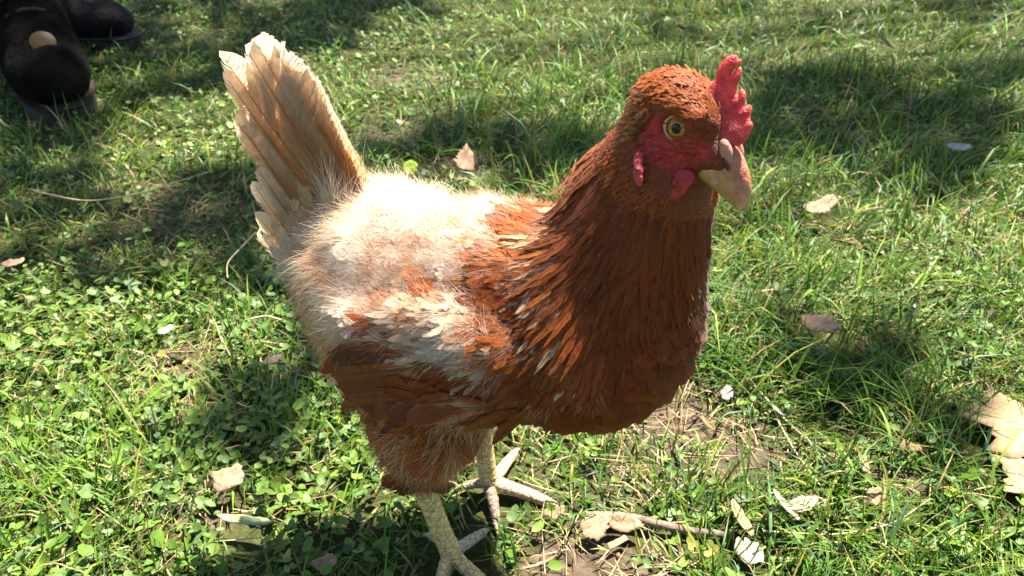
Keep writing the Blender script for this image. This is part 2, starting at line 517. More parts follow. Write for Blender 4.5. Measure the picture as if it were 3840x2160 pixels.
# broad leaves of creeping plants
def leaf_outline(kind, n):
    a = np.linspace(-np.pi, np.pi, n, endpoint=False)
    if kind == 0:                                        # round, scalloped
        r = 1 - .06 * np.cos(7 * a) - .38 * np.exp(-((np.abs(a) - np.pi) / .35) ** 2)
    elif kind == 1:                                      # three deep lobes
        r = .42 + .62 * np.abs(np.cos(1.5 * a)) ** .8 + .06 * np.cos(9 * a); r *= 1 - .55 * np.exp(-((np.abs(a) - np.pi) / .3) ** 2)
    else:                                                # oval
        r = 1 / np.sqrt(np.cos(a) ** 2 + (np.sin(a) / .55) ** 2)
    return r * np.cos(a), r * np.sin(a)
cover = Acc()
for kind, nv, cnt, ya, yb, near in ((0, 11, 6500, .10, .80, 1), (1, 13, 6000, .10, .80, 1), (2, 8, 10000, .10, .80, 0), (0, 9, 4800, .80, 1.9, 0), (1, 12, 4800, .80, 1.9, 0), (2, 7, 6000, .80, 1.9, 0)):
    P = sample_field(cnt, ya, yb, rng)
    P = P[(rng.random(len(P)) < leafy(P) * (1.15 if kind != 2 else .9) + .06) & (rng.random(len(P)) > 1.1 * soil_mask(P)) & hen_clear(P)]
    n = len(P)
    ox, oy = leaf_outline(kind, nv)
    sz = (.0032 if kind == 0 else .0046 if kind == 1 else .0036) * np.exp(np.clip(rng.normal(0, .36, n), -1, .55))
    az = rng.uniform(0, 6.28, n)
    tx, ty = rng.normal(0, .38, n), rng.normal(0, .38, n)
    rr = np.hypot(ox, oy)
    lx, ly, lz0 = (np.concatenate([[0], ox * .55, ox]), np.concatenate([[0], oy * .55, oy]), np.concatenate([[0], .10 * (rr * .55) ** 2, .25 * rr ** 2])) if near else (np.concatenate([[0], ox]), np.concatenate([[0], oy]), np.concatenate([[0], .25 * rr ** 2]))
    mv = len(lx)
    cup = rng.normal(.4, .7, n)
    lz = cup[:, None] * lz0[None] + tx[:, None] * lx + ty[:, None] * ly - .10 * np.exp(-(ly / .12) ** 2)[None]
    X = P[:, :1] + sz[:, None] * (np.cos(az)[:, None] * lx - np.sin(az)[:, None] * ly)
    Y = P[:, 1:] + sz[:, None] * (np.sin(az)[:, None] * lx + np.cos(az)[:, None] * ly)
    Zc = gz(P[:, 0], P[:, 1]) + .004 + .020 * rng.random(n) ** 1.6
    Z = np.maximum(Zc[:, None] + sz[:, None] * lz, gz(P[:, 0], P[:, 1])[:, None] + .0012)
    V = np.stack([X, Y, Z], -1)
    st = (np.arange(n) * mv)[:, None]
    q = np.arange(nv); q2 = (q + 1) % nv
    T3 = np.stack([np.broadcast_to(st, (n, nv)), st + 1 + q, st + 1 + q2], -1).reshape(-1, 3)
    Q4 = np.stack([st + 1 + q, st + 1 + nv + q, st + 1 + nv + q2, st + 1 + q2], -1).reshape(-1, 4)
    c = lerp(np.array([.066, .142, .014]), np.array([.145, .228, .030]), rng.random((n, 1)))
    c = lerp(c, np.array([.10, .165, .050]), (rng.random((n, 1)) < .25) * .8)
    c = np.where(rng.random((n, 1)) < .012, np.array([.26, .25, .05]), c) * rng.uniform(.6, 1.3, (n, 1))
    Cc = np.broadcast_to(c[:, None], V.shape) * (1 + .06 * rng.normal(size=(n, mv, 1)))
    off = cover.n
    cover.add(V.reshape(-1, 3), T3, Cc.reshape(-1, 3))
    if near:
        cover.F[4].append(Q4 + off)
cover.build('ground_cover', M_LEAF, kind='stuff', label='low creeping broad leaves of clover and buttercup among the grass', category='ground cover')

# dry thatch
P = np.concatenate([sample_field(20000, .12, 1.0, rng), sample_field(11000, 1.0, 2.0, rng)])
so = soil_mask(P)
P = P[(rng.random(len(P)) < .32 + 1.0 * so) & hen_clear(P)]
k = len(P)
thatch = Acc()
dc = lerp(np.array([.20, .13, .065]), np.array([.48, .37, .20]), rng.random((k, 1)) ** 1.4)
V, Q, Cc = blades(P, .016 + .040 * rng.random(k) ** 2, .0006 + .0011 * rng.random(k), rng.uniform(0, 6.28, k), rng.normal(1.42, .16, k), rng.normal(.12, .22, k), dc, 3, False, z0=gz(P[:, 0], P[:, 1]) + .0015 + .006 * rng.random(k))
thatch.add(V, Q, Cc)
# crumbs of soil, bark and old leaf on the bare spots
P = sample_field(16000, .25, 1.3, rng)
P = P[(rng.random(len(P)) < 1.1 * soil_mask(P) - .12) & hen_clear(P)]
k = len(P)
us, uq = uvsphere(5, 4)
sz = .0012 + .0028 * rng.random(k) ** 2
V = us[None] * (sz[:, None] * np.stack([rng.uniform(.6, 1.6, k), rng.uniform(.6, 1.6, k), rng.uniform(.3, .8, k)], -1))[:, None]
V = V + np.stack([P[:, 0], P[:, 1], gz(P[:, 0], P[:, 1]) + sz * .3], -1)[:, None]
cc = lerp(np.array([.07, .045, .028]), np.array([.30, .22, .15]), rng.random((k, 1)) ** 1.7)
thatch.add(V.reshape(-1, 3), (uq[None] + (np.arange(k) * len(us))[:, None, None]).reshape(-1, 4), np.repeat(cc, len(us), 0))
thatch.build('thatch', M_DRY, kind='stuff', label='dry straw thatch and soil crumbs between the grass', category='thatch')
# ------------------------------------------------------------------ the hen: body
HEN_LOC, HEN_YAW = (-0.030, 0.402, 0.0), math.radians(28)
def rotm(yaw, pitch, roll):
    cy, sy, cp, sp, cr, sr = math.cos(yaw), math.sin(yaw), math.cos(pitch), math.sin(pitch), math.cos(roll), math.sin(roll)
    F = np.array([cy * cp, -sy * cp, -sp]); L = np.array([sy, cy, 0]); U = np.cross(F, L)
    return np.stack([F, L * cr + U * sr, U * cr - L * sr], 1)
HEAD_R = rotm(math.radians(27), math.radians(5.9), math.radians(-8.2))
HEAD_C = np.array([.126, .0125, .3566])
HEAD_S = 0.919
def H(p):
    """head frame (mm) -> hen frame (m)"""
    return HEAD_C + (np.asarray(p, float) * HEAD_S / 1000) @ HEAD_R.T
def to_head(P):
    return (np.asarray(P, float) - HEAD_C) @ HEAD_R / HEAD_S * 1000

def rot_y(a):
    c, s = math.cos(a), math.sin(a)
    return np.array([[c, 0, s], [0, 1, 0], [-s, 0, c]])

def hen_sdf(p):
    m = 0.001
    d = s_ell(p, (.000, 0, .214), (.110, .063, .066), rot_y(math.radians(-15)))
    d = smin(d, s_ell(p, (.084, 0, .230), (.060, .057, .058)), .03)
    d = smin(d, s_ell(p, (-.062, 0, .222), (.054, .050, .056)), .03)
    d = smin(d, s_ell(p, (-.034, 0, .172), (.044, .046, .048)), .03)
    d = smin(d, s_cone(p, (.097, .003, .258), (.112, .012, .318), .046, .030), .022)
    lump = noise(p, 24, 3, 3) * np.clip((.085 - p[..., 0]) / .03, 0, 1) * np.clip((.32 - p[..., 2]) / .02, 0, 1)
    for s in (-1, 1):
        d = smin(d, s_cone(p, (-.002, s * .046, .158), (-.013, s * .041, .106), .036, .017), .022)
        # folded wing
        q = p * np.array([1, s, 1], np.float32)
        d = smin(d, s_ell(q, (.018, .059, .222), (.068, .016, .036), rot_y(math.radians(-14))), .014)
    d = (d - .0022 * lump).astype(np.float32)
    # head
    h = ((p - HEAD_C.astype(np.float32)) @ HEAD_R.astype(np.float32)) / HEAD_S * 1000
    e = s_ell(h, (-10, 0, 2), (31, 17.5, 21))
    e = smin(e, s_ell(h, (4, 0, -9), (21, 13.5, 15)), 6)
    ha = np.stack([h[..., 0], np.abs(h[..., 1]), h[..., 2]], -1)
    e = smin(e, s_ell(ha, (2, 9.5, 10), (15, 6, 5.5)), 4)
    e = smin(e, s_cone(h, (12, 0, -6), (26, 0, -8), 12, 7.5), 5)
    e = smin(e, s_cone(h, (4, 0, -16), (-10, 0, -42), 9.5, 19), 8)
    e = smin(e, s_cone(h, (-16, 0, -2), (-27, 0, -44), 19, 29), 12)
    d = smin(d, e * HEAD_S * m, .010)
    # eye sockets
    return -smin(-d, s_ell(ha, (.6, 17.5, 1.4), (7.5, 4.5, 6.5)) * HEAD_S * m, .002)
hen = empty('hen', HEN_LOC, -HEN_YAW, label='rust brown hen with white fluffy back and red comb standing on the lawn', category='hen')

BV, BQ, BN = surface_nets(hen_sdf, (-.16, -.11, .07), (.19, .11, .42), .0024)
RUST = np.array([.28, .060, .008]); RUST_D = np.array([.165, .031, .0045]); RUST_L = np.array([.43, .135, .026])
CREAM = np.array([.72, .53, .33]); WHITE = np.array([.74, .665, .56]); TAN = np.array([.52, .25, .085]); ORANGE = np.array([.56, .25, .075])
RED = np.array([.38, .028, .020])

def face_mask(h):
    """bare red skin round the eye, in head-frame millimetres"""
    a = ((h[:, 0] - 3) / 18) ** 2 + ((h[:, 2] + 5.5) / 14.0) ** 2 + 1.2 * sstep(8, 15, h[:, 0]) * sstep(-2, 4, h[:, 2])
    return sstep(1.25, .75, a + .30 * noise(h / 1000, 70, 2) + .12 * noise(h / 1000, 200, 1)) * sstep(5, 9, np.abs(h[:, 1]))

bh = to_head(BV)
skin = np.tile(RUST_D, (len(BV), 1))
skin = lerp(skin, CREAM * .8, (sstep(.04, -.02, BV[:, 0]) * sstep(.16, .22, BV[:, 2]))[:, None])
fm = face_mask(bh)[:, None]
skin = lerp(skin, RED * (1 + .3 * noise(BV, 220, 1)[:, None]), fm)
mk('body', BV, BQ, M_SKIN, hen, skin)

# ------------------------------------------------------------------ feathers, built barb by barb
def feather(rng, nb=10, hw=.24, sweep=.6, k=1.0, seg=2, fray=.06, curl=.008, camber=.25, tipr=.3, rise=.25, point=0., down=0., split=0., bow=.12, wild=0.):
    """unit feather along +X, vane in XY; barbs run from the quill out to a rounded (or pointed) outline"""
    V, Q, T, U = [], [], [], []
    n = 0
    e = np.linspace(.07, 1, nb + 1)
    xx = np.clip((e - (1 - tipr)) / tipr, 0, 1)
    tipf = np.sqrt(np.clip(1 - xx ** 2, 0, 1)) * (1 - point) + point * (1 - xx)
    wd = hw * np.clip(e / rise, 0, 1) ** .6 * tipf
    xb = np.maximum.accumulate(np.clip(e - sweep * wd, .02, 1))
    us = np.linspace(0, 1, seg + 1)
    for side in (-1, 1):
        gx = gw = 0.
        for i in range(nb):
            if rng.random() < split:
                gx, gw = rng.normal(0, .035), rng.normal(0, .05)
            dn = down * max(0., 1 - e[i] / .5)
            ln = max(.25, 1 + fray * rng.normal() * (1 + 1.5 * dn) + gw)
            cz = curl * rng.normal() * (1 + 6 * dn)
            gx2 = gx + wild * rng.normal()
            cy = fray * .10 * rng.normal() * (1 + dn)
            kk = k * (1 - .6 * dn)
            for s, u in enumerate(us):
                m = []
                for j in (i, i + 1):
                    m.append((xb[j] + (e[j] - xb[j]) * (u ** 1.15) * ln + gx2 * u * wd[j] / max(hw, .01) + cy * u * u, side * wd[j] * u * ln * (1 - bow * u), -camber * wd[j] * u * u + cz * u * u + .004 * (j - i)))
                m = np.array(m)
                c = m.mean(0)
                q = kk * (1 if k >= 1 and dn < .1 else 1 - (.30 if k > .6 else .75) * u)
                V.append(c + (m[0] - c) * q); V.append(c + (m[1] - c) * q)
                T += [e[i]] * 2; U += [u] * 2
            for s in range(seg):
                a = n + 2 * s
                Q.append((a, a + 1, a + 3, a + 2) if side > 0 else (a, a + 2, a + 3, a + 1))
            n += 2 * (seg + 1)
    for j, x in enumerate(np.linspace(0, .96, 5)):        # quill
        r = .010 * (1 - x) + .002
        V += [np.array((x, -r, .006)), np.array((x, r, .006))]
        T += [x, x]; U += [-1, -1]
        if j:
            a = n + 2 * (j - 1)
            Q.append((a, a + 2, a + 3, a + 1))
    return np.array(V), np.array(Q), np.array(T), np.array(U)

def tuft(rng, n=11, spread=.32, curl=.28, w=.011, seg=3):
    """a wisp of separate downy hairs from one root"""
    V, Q, T, U = [], [], [], []
    u = np.linspace(0, 1, seg + 1)
    for i in range(n):
        a = rng.normal(0, spread); el = abs(rng.normal(0, .05)); ln = rng.uniform(.5, 1.0); k = rng.normal(0, curl); kz = rng.normal(0, curl * .5)
        x0, y0 = rng.uniform(0, .12), rng.normal(0, .05)
        x = x0 + ln * u * math.cos(a) - k * math.sin(a) * u * u * ln
        y = y0 + ln * u * math.sin(a) + k * u * u * ln
        z = el * ln * u + kz * u * u * ln
        b = len(V)
        for j in range(seg + 1):
            h = w * (1 - .8 * u[j]) * .5
            V += [np.array((x[j] + h * math.sin(a), y[j] - h * math.cos(a), z[j])), np.array((x[j] - h * math.sin(a), y[j] + h * math.cos(a), z[j]))]
            T += [u[j]] * 2; U += [.5] * 2
            if j:
                q = b + 2 * (j - 1)
                Q.append((q, q + 2, q + 3, q + 1))
    return np.array(V), np.array(Q), np.array(T), np.array(U)

def fset(n, **kw):
    return [feather(np.random.default_rng(100 + i), **kw) for i in range(n)]

F_SMOOTH = fset(4, nb=9, hw=.33, sweep=.35, k=1.06, fray=.035, curl=.006, camber=.30, tipr=.42, rise=.35)
F_HACKLE = fset(4, nb=9, hw=.11, sweep=1.4, k=1.06, fray=.08, curl=.008, camber=.3, tipr=.7, rise=.3, point=.55)
F_COVERT = fset(8, nb=14, hw=.22, sweep=.95, k=1.03, fray=.05, curl=.010, camber=.3, tipr=.5, rise=.3, point=.25, split=.28)
F_WISP = fset(6, nb=15, hw=.17, sweep=1.3, k=.55, fray=.30, curl=.04, camber=.2, tipr=.6, rise=.3, point=.4, down=.5, split=.3)
F_SOFT = fset(8, nb=14, hw=.32, sweep=.75, k=1.03, seg=2, fray=.07, curl=.015, wild=.015, camber=.25, tipr=.5, rise=.3, split=.35)
F_FLUFF = [tuft(np.random.default_rng(300 + i_)) for i_ in range(10)]
F_HEAD = fset(4, nb=4, hw=.15, sweep=1.4, k=.9, seg=1, fray=.25, curl=.02, camber=.2, tipr=.6, rise=.3, point=.3)
F_TAIL = fset(10, nb=70, hw=.135, sweep=.8, k=1.04, seg=3, fray=.02, curl=.002, camber=.22, tipr=.16, rise=.3, down=.1, split=.08)
F_LONG = fset(6, nb=22, hw=.17, sweep=.9, k=1.03, fray=.03, curl=.005, camber=.25, tipr=.35, rise=.3, point=.3, split=.25)
F_WING = fset(6, nb=44, hw=.135, sweep=.9, k=1.04, seg=3, fray=.02, curl=.003, camber=.25, tipr=.2, rise=.3, down=.25, split=.07)

def plume(tmpls, P, X, N, L, lift, base, tip, rng, bend=.15, wid=1.0, t0=.25, t1=.75, quill=None, jit=.10, tipz=None, edge=.12, soft=.7, tilt=.45):
    """instances feathers: roots P, directions X (tangent), normals N; returns verts, quads, colours"""
    n = len(P)
    L = np.broadcast_to(L, (n,)); lift = np.broadcast_to(lift, (n,)); bend = np.broadcast_to(bend, (n,)); wid = np.broadcast_to(wid, (n,))
    base = np.broadcast_to(base, (n, 3)); tip = np.broadcast_to(tip, (n, 3))
    X = unit(X - (X * N).sum(-1, keepdims=True) * N)
    Y = np.cross(N, X)
    Xl = X * np.cos(lift)[:, None] + N * np.sin(lift)[:, None]
    Zl = np.cross(Xl, Y)
    if tipz is not None:                                  # follow the body: the tip ends this far off the skin
        dt = hen_sdf((P + L[:, None] * Xl).astype(np.float32))
        bend = np.clip((dt - tipz * rng.uniform(.5, 1.5, n)) / L, -.2, .8)
    pick = rng.integers(0, len(tmpls), n)
    OV, OQ, OC, ON, cnt = [], [], [], [], 0
    for k, (V, Q, T, U) in enumerate(tmpls):
        I = np.where(pick == k)[0]
        if not len(I):
            continue
        vz = V[None, :, 2] - bend[I, None] * V[None, :, 0] ** 2
        W = P[I, None] + L[I, None, None] * (V[None, :, 0, None] * Xl[I, None] + (V[None, :, 1] * wid[I, None])[..., None] * Y[I, None] + vz[..., None] * Zl[I, None])
        m = sstep(t0, t1, T + edge * np.abs(U) ** 2)[None, :, None]
        c = base[I, None] * (1 - m) + tip[I, None] * m
        c = c * (1 + jit * rng.normal(size=(len(I), 1, 1)) + .07 * rng.normal(size=(len(I), len(V), 1)))
        if quill is not None:
            c = np.where((U < 0)[None, :, None], np.asarray(quill)[None, None], c)
        gn = Zl[I, None] + .5 * V[None, :, 1, None] * Y[I, None] * 2
        nn_ = soft * (N[I, None] + tilt * (V[None, :, 0, None] - .45) * X[I, None]) + (1 - soft) * gn
        ON.append(unit(np.broadcast_to(nn_, W.shape)).reshape(-1, 3))
        OV.append(W.reshape(-1, 3)); OC.append(c.reshape(-1, 3))
        OQ.append((Q[None] + (np.arange(len(I)) * len(V))[:, None, None] + cnt).reshape(-1, 4))
        cnt += len(I) * len(V)
    return np.concatenate(OV), np.concatenate(OQ), np.concatenate(OC), np.concatenate(ON)

class Plumage:
    def __init__(s):
        s.a = Acc()
    def add(s, *a, **k):
        s.a.add(*plume(*a, **k))
    def build(s, name, m=None, parent=None, **props):
        return s.a.build(name, m or M_FEATHER, parent or hen, kind='stuff', **props)

# direction in which feathers lie, from a few guide vectors (mirrored left and right)
NECK_A, NECK_B = np.array([.088, .003, .25]), np.array([.112, .010, .345])
GUIDE = [((.118, .0, .325), (-.05, 0, -1)), ((.09, .05, .300), (-.15, .1, -1)), ((.08, 0, .320), (-.45, 0, -.9)), ((.10, .05, .26), (-.12, 0, -1)), ((.135, 0, .27), (-.02, 0, -1)),
         ((.14, 0, .22), (-.35, 0, -1)), ((.10, .05, .20), (-.75, .0, -.65)), ((.06, 0, .15), (-1, 0, -.2)), ((.05, .04, .28), (-1, .1, -.35)),
         ((.00, 0, .285), (-1, 0, .0)), ((-.06, 0, .28), (-1, 0, .25)), ((.0, .06, .22), (-1, 0, -.25)), ((-.06, .05, .22), (-1, .0, -.35)),
         ((-.11, 0, .25), (-.7, 0, .5)), ((-.11, 0, .19), (-.7, 0, -.8)), ((-.08, .03, .15), (-.6, 0, -.9)), ((.0, .06, .13), (-.35, 0, -1)),
         ((-.015, .04, .10), (-.1, 0, -1)), ((.03, .03, .14), (-1, 0, -.35)), ((.03, .08, .225), (-1, 0, -.22)), ((.06, .07, .25), (-1, 0, -.5)), ((-.02, .07, .225), (-1, 0, -.15)), ((.0, .08, .17), (-.45, 0, -1)), ((.03, .08, .18), (-.8, 0, -.7)), ((-.05, .06, .22), (-.7, 0, -.7)), ((-.04, .06, .17), (-.4, 0, -.9)), ((-.10, .0, .21), (-.05, 0, -1)), ((-.09, .04, .19), (-.1, 0, -1)), ((-.08, .04, .24), (-.3, 0, -.8))]
def flow(P):
    q = P * np.array([1, np.nan, 1]); q[:, 1] = np.abs(P[:, 1])
    D = np.zeros_like(P); Wt = np.zeros(len(P))
    for c, d in GUIDE:
        ww = np.exp(-((q - np.array(c)) ** 2).sum(1) / (2 * .030 ** 2)) + 1e-9
        D += ww[:, None] * unit(np.array(d)); Wt += ww
    D[:, 1] *= np.sign(P[:, 1])
    return D / Wt[:, None]

def scatter(mask, spacing, rng):
    """one random surface point per cell of the given spacing"""
    I = np.where(mask)[0]
    I = rng.permutation(I)
    key = np.floor((BV[I] + rng.uniform(0, 1, 3)) / spacing).astype(np.int64)
    _, f = np.unique(key @ np.array([1, 5003, 25013011]), return_index=True)
    return I[f]

def spin(X, N, a):
    X = unit(X - (X * N).sum(-1, keepdims=True) * N)
    return X * np.cos(a)[:, None] + np.cross(N, X) * np.sin(a)[:, None]

rng = np.random.default_rng(21)
X_, Y_, Z_ = BV[:, 0], np.abs(BV[:, 1]), BV[:, 2]
hd = np.linalg.norm(bh - np.array([-8, 0, -2]), axis=1)
is_head = (hd < 46) & (bh[:, 2] > -38)
neck_t = ((BV - NECK_A) @ (NECK_B - NECK_A)) / ((NECK_B - NECK_A) @ (NECK_B - NECK_A))
ncl = .066 + .56 * np.clip(.314 - Z_, 0, 1) + .003 * noise(BV, 40, 2)
is_neck = ~is_head & (Z_ > .250 + .025 * sstep(.10, .13, X_) + .008 * noise(BV, 30, 1)) & (X_ > ncl)
n1 = noise(BV, 14, 1); n2 = noise(BV, 30, 2)
def inpoly(x, z, poly):
    poly = np.array(poly) / 1000.
    r = np.zeros(len(x), bool)
    for (x0, z0), (x1, z1) in zip(poly, np.roll(poly, -1, 0)):
        r ^= ((z0 > z) != (z1 > z)) & (x < (x1 - x0) * (z - z0) / (z1 - z0 + 1e-12) + x0)
    return r
zw = Z_ + .006 * n2; xw = X_ + .006 * n1
wing = ~is_head & ~is_neck & (Y_ > .034) & inpoly(xw, zw, [(-38, 200), (-24, 189), (9, 200), (32, 203), (62, 212), (86, 221), (108, 240), (106, 262), (90, 290), (64, 290), (24, 270), (3, 257), (-12, 245), (-32, 222)])
white = ~is_head & ~is_neck & ~wing & (X_ < .042 + .014 * n1) & (Z_ > .232 + .012 * sstep(-.03, -.08, X_) + .35 * np.clip(X_ + .03, 0, .1) + .010 * n1)
thigh = ~is_head & ~wing & ~white & (X_ < .050) & (X_ > -.030) & (Y_ > .012) & (Z_ < .200)
rear = ~white & ~wing & ~thigh & ~is_head & ~is_neck & (X_ < -.004)
breast = ~(is_head | is_neck | white | wing | thigh | rear)

def go(pl, mask, spacing, tmpl, L, lift, base, tip, spinv=.2, sink=.0012, tipz=.004, **kw):
    kw.pop('bend', None)
    I = scatter(mask, spacing, rng)
    if tmpl is F_FLUFF:                                  # the hidden left side carries a little less down
        I = I[(BV[I, 1] < .012) | (rng.random(len(I)) < .5)]
    P, N = BV[I] - BN[I] * sink, BN[I].astype(float)
    D = spin(flow(P), N, rng.normal(0, spinv, len(I)))
    Lr = L * rng.uniform(.8, 1.25, len(I))
    b = base(P, I) if callable(base) else base
    t = tip(P, I) if callable(tip) else tip
    pl.add(tmpl, P, D, N, Lr, np.abs(rng.normal(lift, lift * .45, len(I))), b, t, rng, tipz=tipz, **kw)
    return I

def mixc(a, b, f):
    return lerp(a, b, np.clip(f, 0, 1)[:, None])

# breast and belly: smooth overlapping rust feathers
pl = Plumage()
n4 = noise(BV, 26, 4)
rust_tip = lambda P, I: mixc(mixc(RUST, RUST_D, .45 + .5 * n2[I] + .08 * rng.normal(size=len(I))), RUST_L, .45 * sstep(.35, .9, n4[I]))
go(pl, breast, .0065, F_SMOOTH, .024, .10, RUST_D * .8, rust_tip, .12, tipz=.0022, t0=.35, t1=1.1, jit=.04, edge=.25, tilt=.25)
go(pl, breast & (X_ > .03), .0085, F_SMOOTH, .026, .15, RUST_D * .8, rust_tip, .18, tipz=.0034, t0=.35, t1=1.1, jit=.04, edge=.25, tilt=.28)
go(pl, breast, .0060, F_FLUFF, .017, .12, RUST_D, rust_tip, .2, tipz=.0035, wid=.8, jit=.05)
pl.build('breast_feathers')

# neck hackle: long narrow pointed feathers, some pale streaks low on the back of the neck
pl = Plumage()
def hack_tip(P, I):
    pale = (rng.random(len(I)) < np.clip(.0 + .34 * sstep(.018, .004, P[:, 0] - ncl[I]) * sstep(.325, .305, P[:, 2]) * sstep(.255, .272, P[:, 2]), 0, 1))
    c = mixc(RUST, RUST_D, .4 + .5 * n2[I] + .07 * rng.normal(size=len(I)))
    c = mixc(c, RUST_L, .45 * sstep(.03, .0, P[:, 0] - ncl[I]))
    return mixc(c, CREAM, .65 * pale)
nk = is_neck
go(pl, nk, .0032, F_HACKLE, .032, .10, RUST_D, hack_tip, .08, tipz=.0022, jit=.03, tilt=.10, wid=.95, t0=.3, t1=.7, quill=(.16, .05, .02))
go(pl, nk, .0048, F_HACKLE, .034, .11, RUST, hack_tip, .09, tipz=.0030, jit=.03, tilt=.12, wid=.8, t0=.2, t1=.5, quill=(.2, .07, .03))
go(pl, nk & (X_ < ncl + .02), .0052, F_HACKLE, .034, .22, RUST, hack_tip, .12, tipz=.0050, jit=.03, tilt=.12, wid=.65, t0=.2, t1=.5)
go(pl, nk, .0042, F_FLUFF, .020, .09, RUST, hack_tip, .10, tipz=.0032, wid=.5, jit=.03, tilt=.1)
pl.build('neck_hackle')

# head: short dense feathers, bristles on the face
pl = Plumage()
cover = is_head & (fm[:, 0] < .35 + .45 * np.random.default_rng(4).random(len(BV)))
hb = lambda P, I: mixc(RUST, RUST_L, .35 + .4 * n2[I] + .12 * rng.normal(size=len(I)))
def head_dir(P):
    h = to_head(P)
    d = np.stack([-np.ones(len(h)), 0 * h[:, 0], -.35 - .03 * np.clip(-h[:, 0], 0, 40)], -1)
    d[:, 2] -= 1.4 * sstep(-8, -24, h[:, 2])
    return d @ HEAD_R.T
nowat = ~((np.abs(bh[:, 0] + 3 + .7 * (bh[:, 2] + 21)) < 4) & (np.abs(bh[:, 2] + 21) < 8) & (np.abs(bh[:, 1]) > 18))
for sp, Lh, lf in ((.0018, .0085, .10), (.0024, .0100, .12)):
    I = scatter(cover & nowat & (bh[:, 0] < 18) & (np.hypot(bh[:, 0] - 1.5, bh[:, 2] - 1.4) > 10), sp, rng)
    N = BN[I].astype(float)
    pl.add(F_HEAD, BV[I] - N * .0005, spin(head_dir(BV[I]), N, rng.normal(0, .22, len(I))), N, Lh * rng.uniform(.7, 1.3, len(I)), np.abs(rng.normal(lf, .06, len(I))), RUST, hb(BV[I], I), rng, bend=.06, jit=.03, tilt=.05, soft=1.0, wid=.7)
I = scatter(is_head & (fm[:, 0] >= .5) & (bh[:, 2] > -22) & (np.hypot(bh[:, 0], bh[:, 2] - 1.4) > 9), .0019, rng)
N = BN[I].astype(float)
pl.add(F_HEAD, BV[I], spin(head_dir(BV[I]), N, rng.normal(0, .4, len(I))), N, .0050 * rng.uniform(.5, 1.3, len(I)), .18, RED, mixc(RED, RUST_D, (rng.random(len(I)) < .2 + .8 * sstep(-2, -12, bh[I, 0]) + .5 * sstep(-8, -16, bh[I, 2])) * 1.0), rng, wid=.4)
# ear tuft
I = scatter(is_head & (bh[:, 0] < -13) & (bh[:, 0] > -24) & (np.abs(bh[:, 2] + 1) < 11) & (np.abs(bh[:, 1]) > 8), .0022, rng)
N = BN[I].astype(float)
pl.add(F_HEAD, BV[I], spin(head_dir(BV[I]), N, rng.normal(-.2, .3, len(I))), N, .010, .5, RUST_D, TAN * .8, rng, bend=.2, wid=.8)
pl.build('head_feathers')

# white back and saddle: loose fluffy plumes with ragged tips
pl = Plumage()
n3 = noise(BV, 22, 3)
mott = sstep(.0, .55, n3 + .55 * sstep(-.07, .035, X_) - .15 * sstep(.285, .30, Z_))
def wcol(P, I):
    f = np.clip(mott[I] + .12 * rng.normal(size=len(I)), 0, 1)
    return mixc(mixc(WHITE, CREAM, .35 * rng.random(len(I)) + .8 * sstep(-.03, -.08, P[:, 0])), mixc(RUST_L, RUST, rng.random(len(I))), .8 * f)
warm = lambda P, I: mixc(WHITE, CREAM, .15 + .8 * sstep(-.03, -.08, P[:, 0]) + .15 * n1[I])
go(pl, white, .0060, F_SOFT, .020, .10, warm, warm, .25, tipz=.0018, jit=.03, tilt=.08, soft=.92)
go(pl, white, .0036, F_FLUFF, .017, .18, warm, warm, .35, tipz=.0055, tilt=.3)
go(pl, white, .0050, F_FLUFF, .018, .22, warm, wcol, .40, tipz=.0075, t0=.2, t1=.7)
go(pl, white & (X_ < -.03), .0075, F_FLUFF, .026, .36, warm, warm, .5, tipz=.011)
go(pl, white & (mott > .2), .0090, F_FLUFF, .020, .25, CREAM, mixc(RUST_L, RUST, rng.random(1)), .5, tipz=.009)
go(pl, white & (mott > .30), .0055, F_FLUFF, .018, .22, CREAM, mixc(RUST_L, RUST, np.array([.6])), .35, tipz=.0085, t0=.2, t1=.6)
pl.build('saddle_plumage')

# front of the back: rust feathers edged with cream
pl = Plumage()
bk = breast & (Z_ > .250) & (X_ < ncl)
def bcol(P, I):
    return mixc(mixc(RUST_L, RUST, .5 + .4 * n2[I] + .2 * rng.normal(size=len(I))), CREAM, .65 * sstep(.15, .7, n4[I] + .15 * rng.normal(size=len(I))))
go(pl, bk, .0056, F_COVERT, .022, .13, CREAM, bcol, .18, tipz=.003, wid=.65, t0=.2, t1=.6, jit=.05, tilt=.2)
go(pl, bk, .0060, F_HACKLE, .028, .17, CREAM, bcol, .18, tipz=.0042, wid=.7, t0=.15, t1=.5, jit=.05, tilt=.12)
go(pl, bk, .0042, F_FLUFF, .018, .12, RUST, bcol, .2, tipz=.0050, wid=.6, tilt=.1)
go(pl, bk, .0050, F_FLUFF, .024, .14, CREAM, bcol, .18, tipz=.006, wid=.6)
pl.build('back_feathers')

# rear and flanks: cream to orange down
pl = Plumage()
def rcol(P, I):
    return mixc(mixc(CREAM, ORANGE, .62 + .9 * n1[I] + .2 * rng.normal(size=len(I))), RUST_L, .7 * sstep(.2, .8, n2[I]))
go(pl, rear, .0062, F_SOFT, .020, .12, CREAM * .9, rcol, .2, tipz=.0025)
go(pl, rear, .0042, F_FLUFF, .019, .16, CREAM * .9, rcol, .2, tipz=.004)
go(pl, rear, .0065, F_FLUFF, .023, .22, CREAM, rcol, .25, tipz=.0065)
pl.build('rump_down')

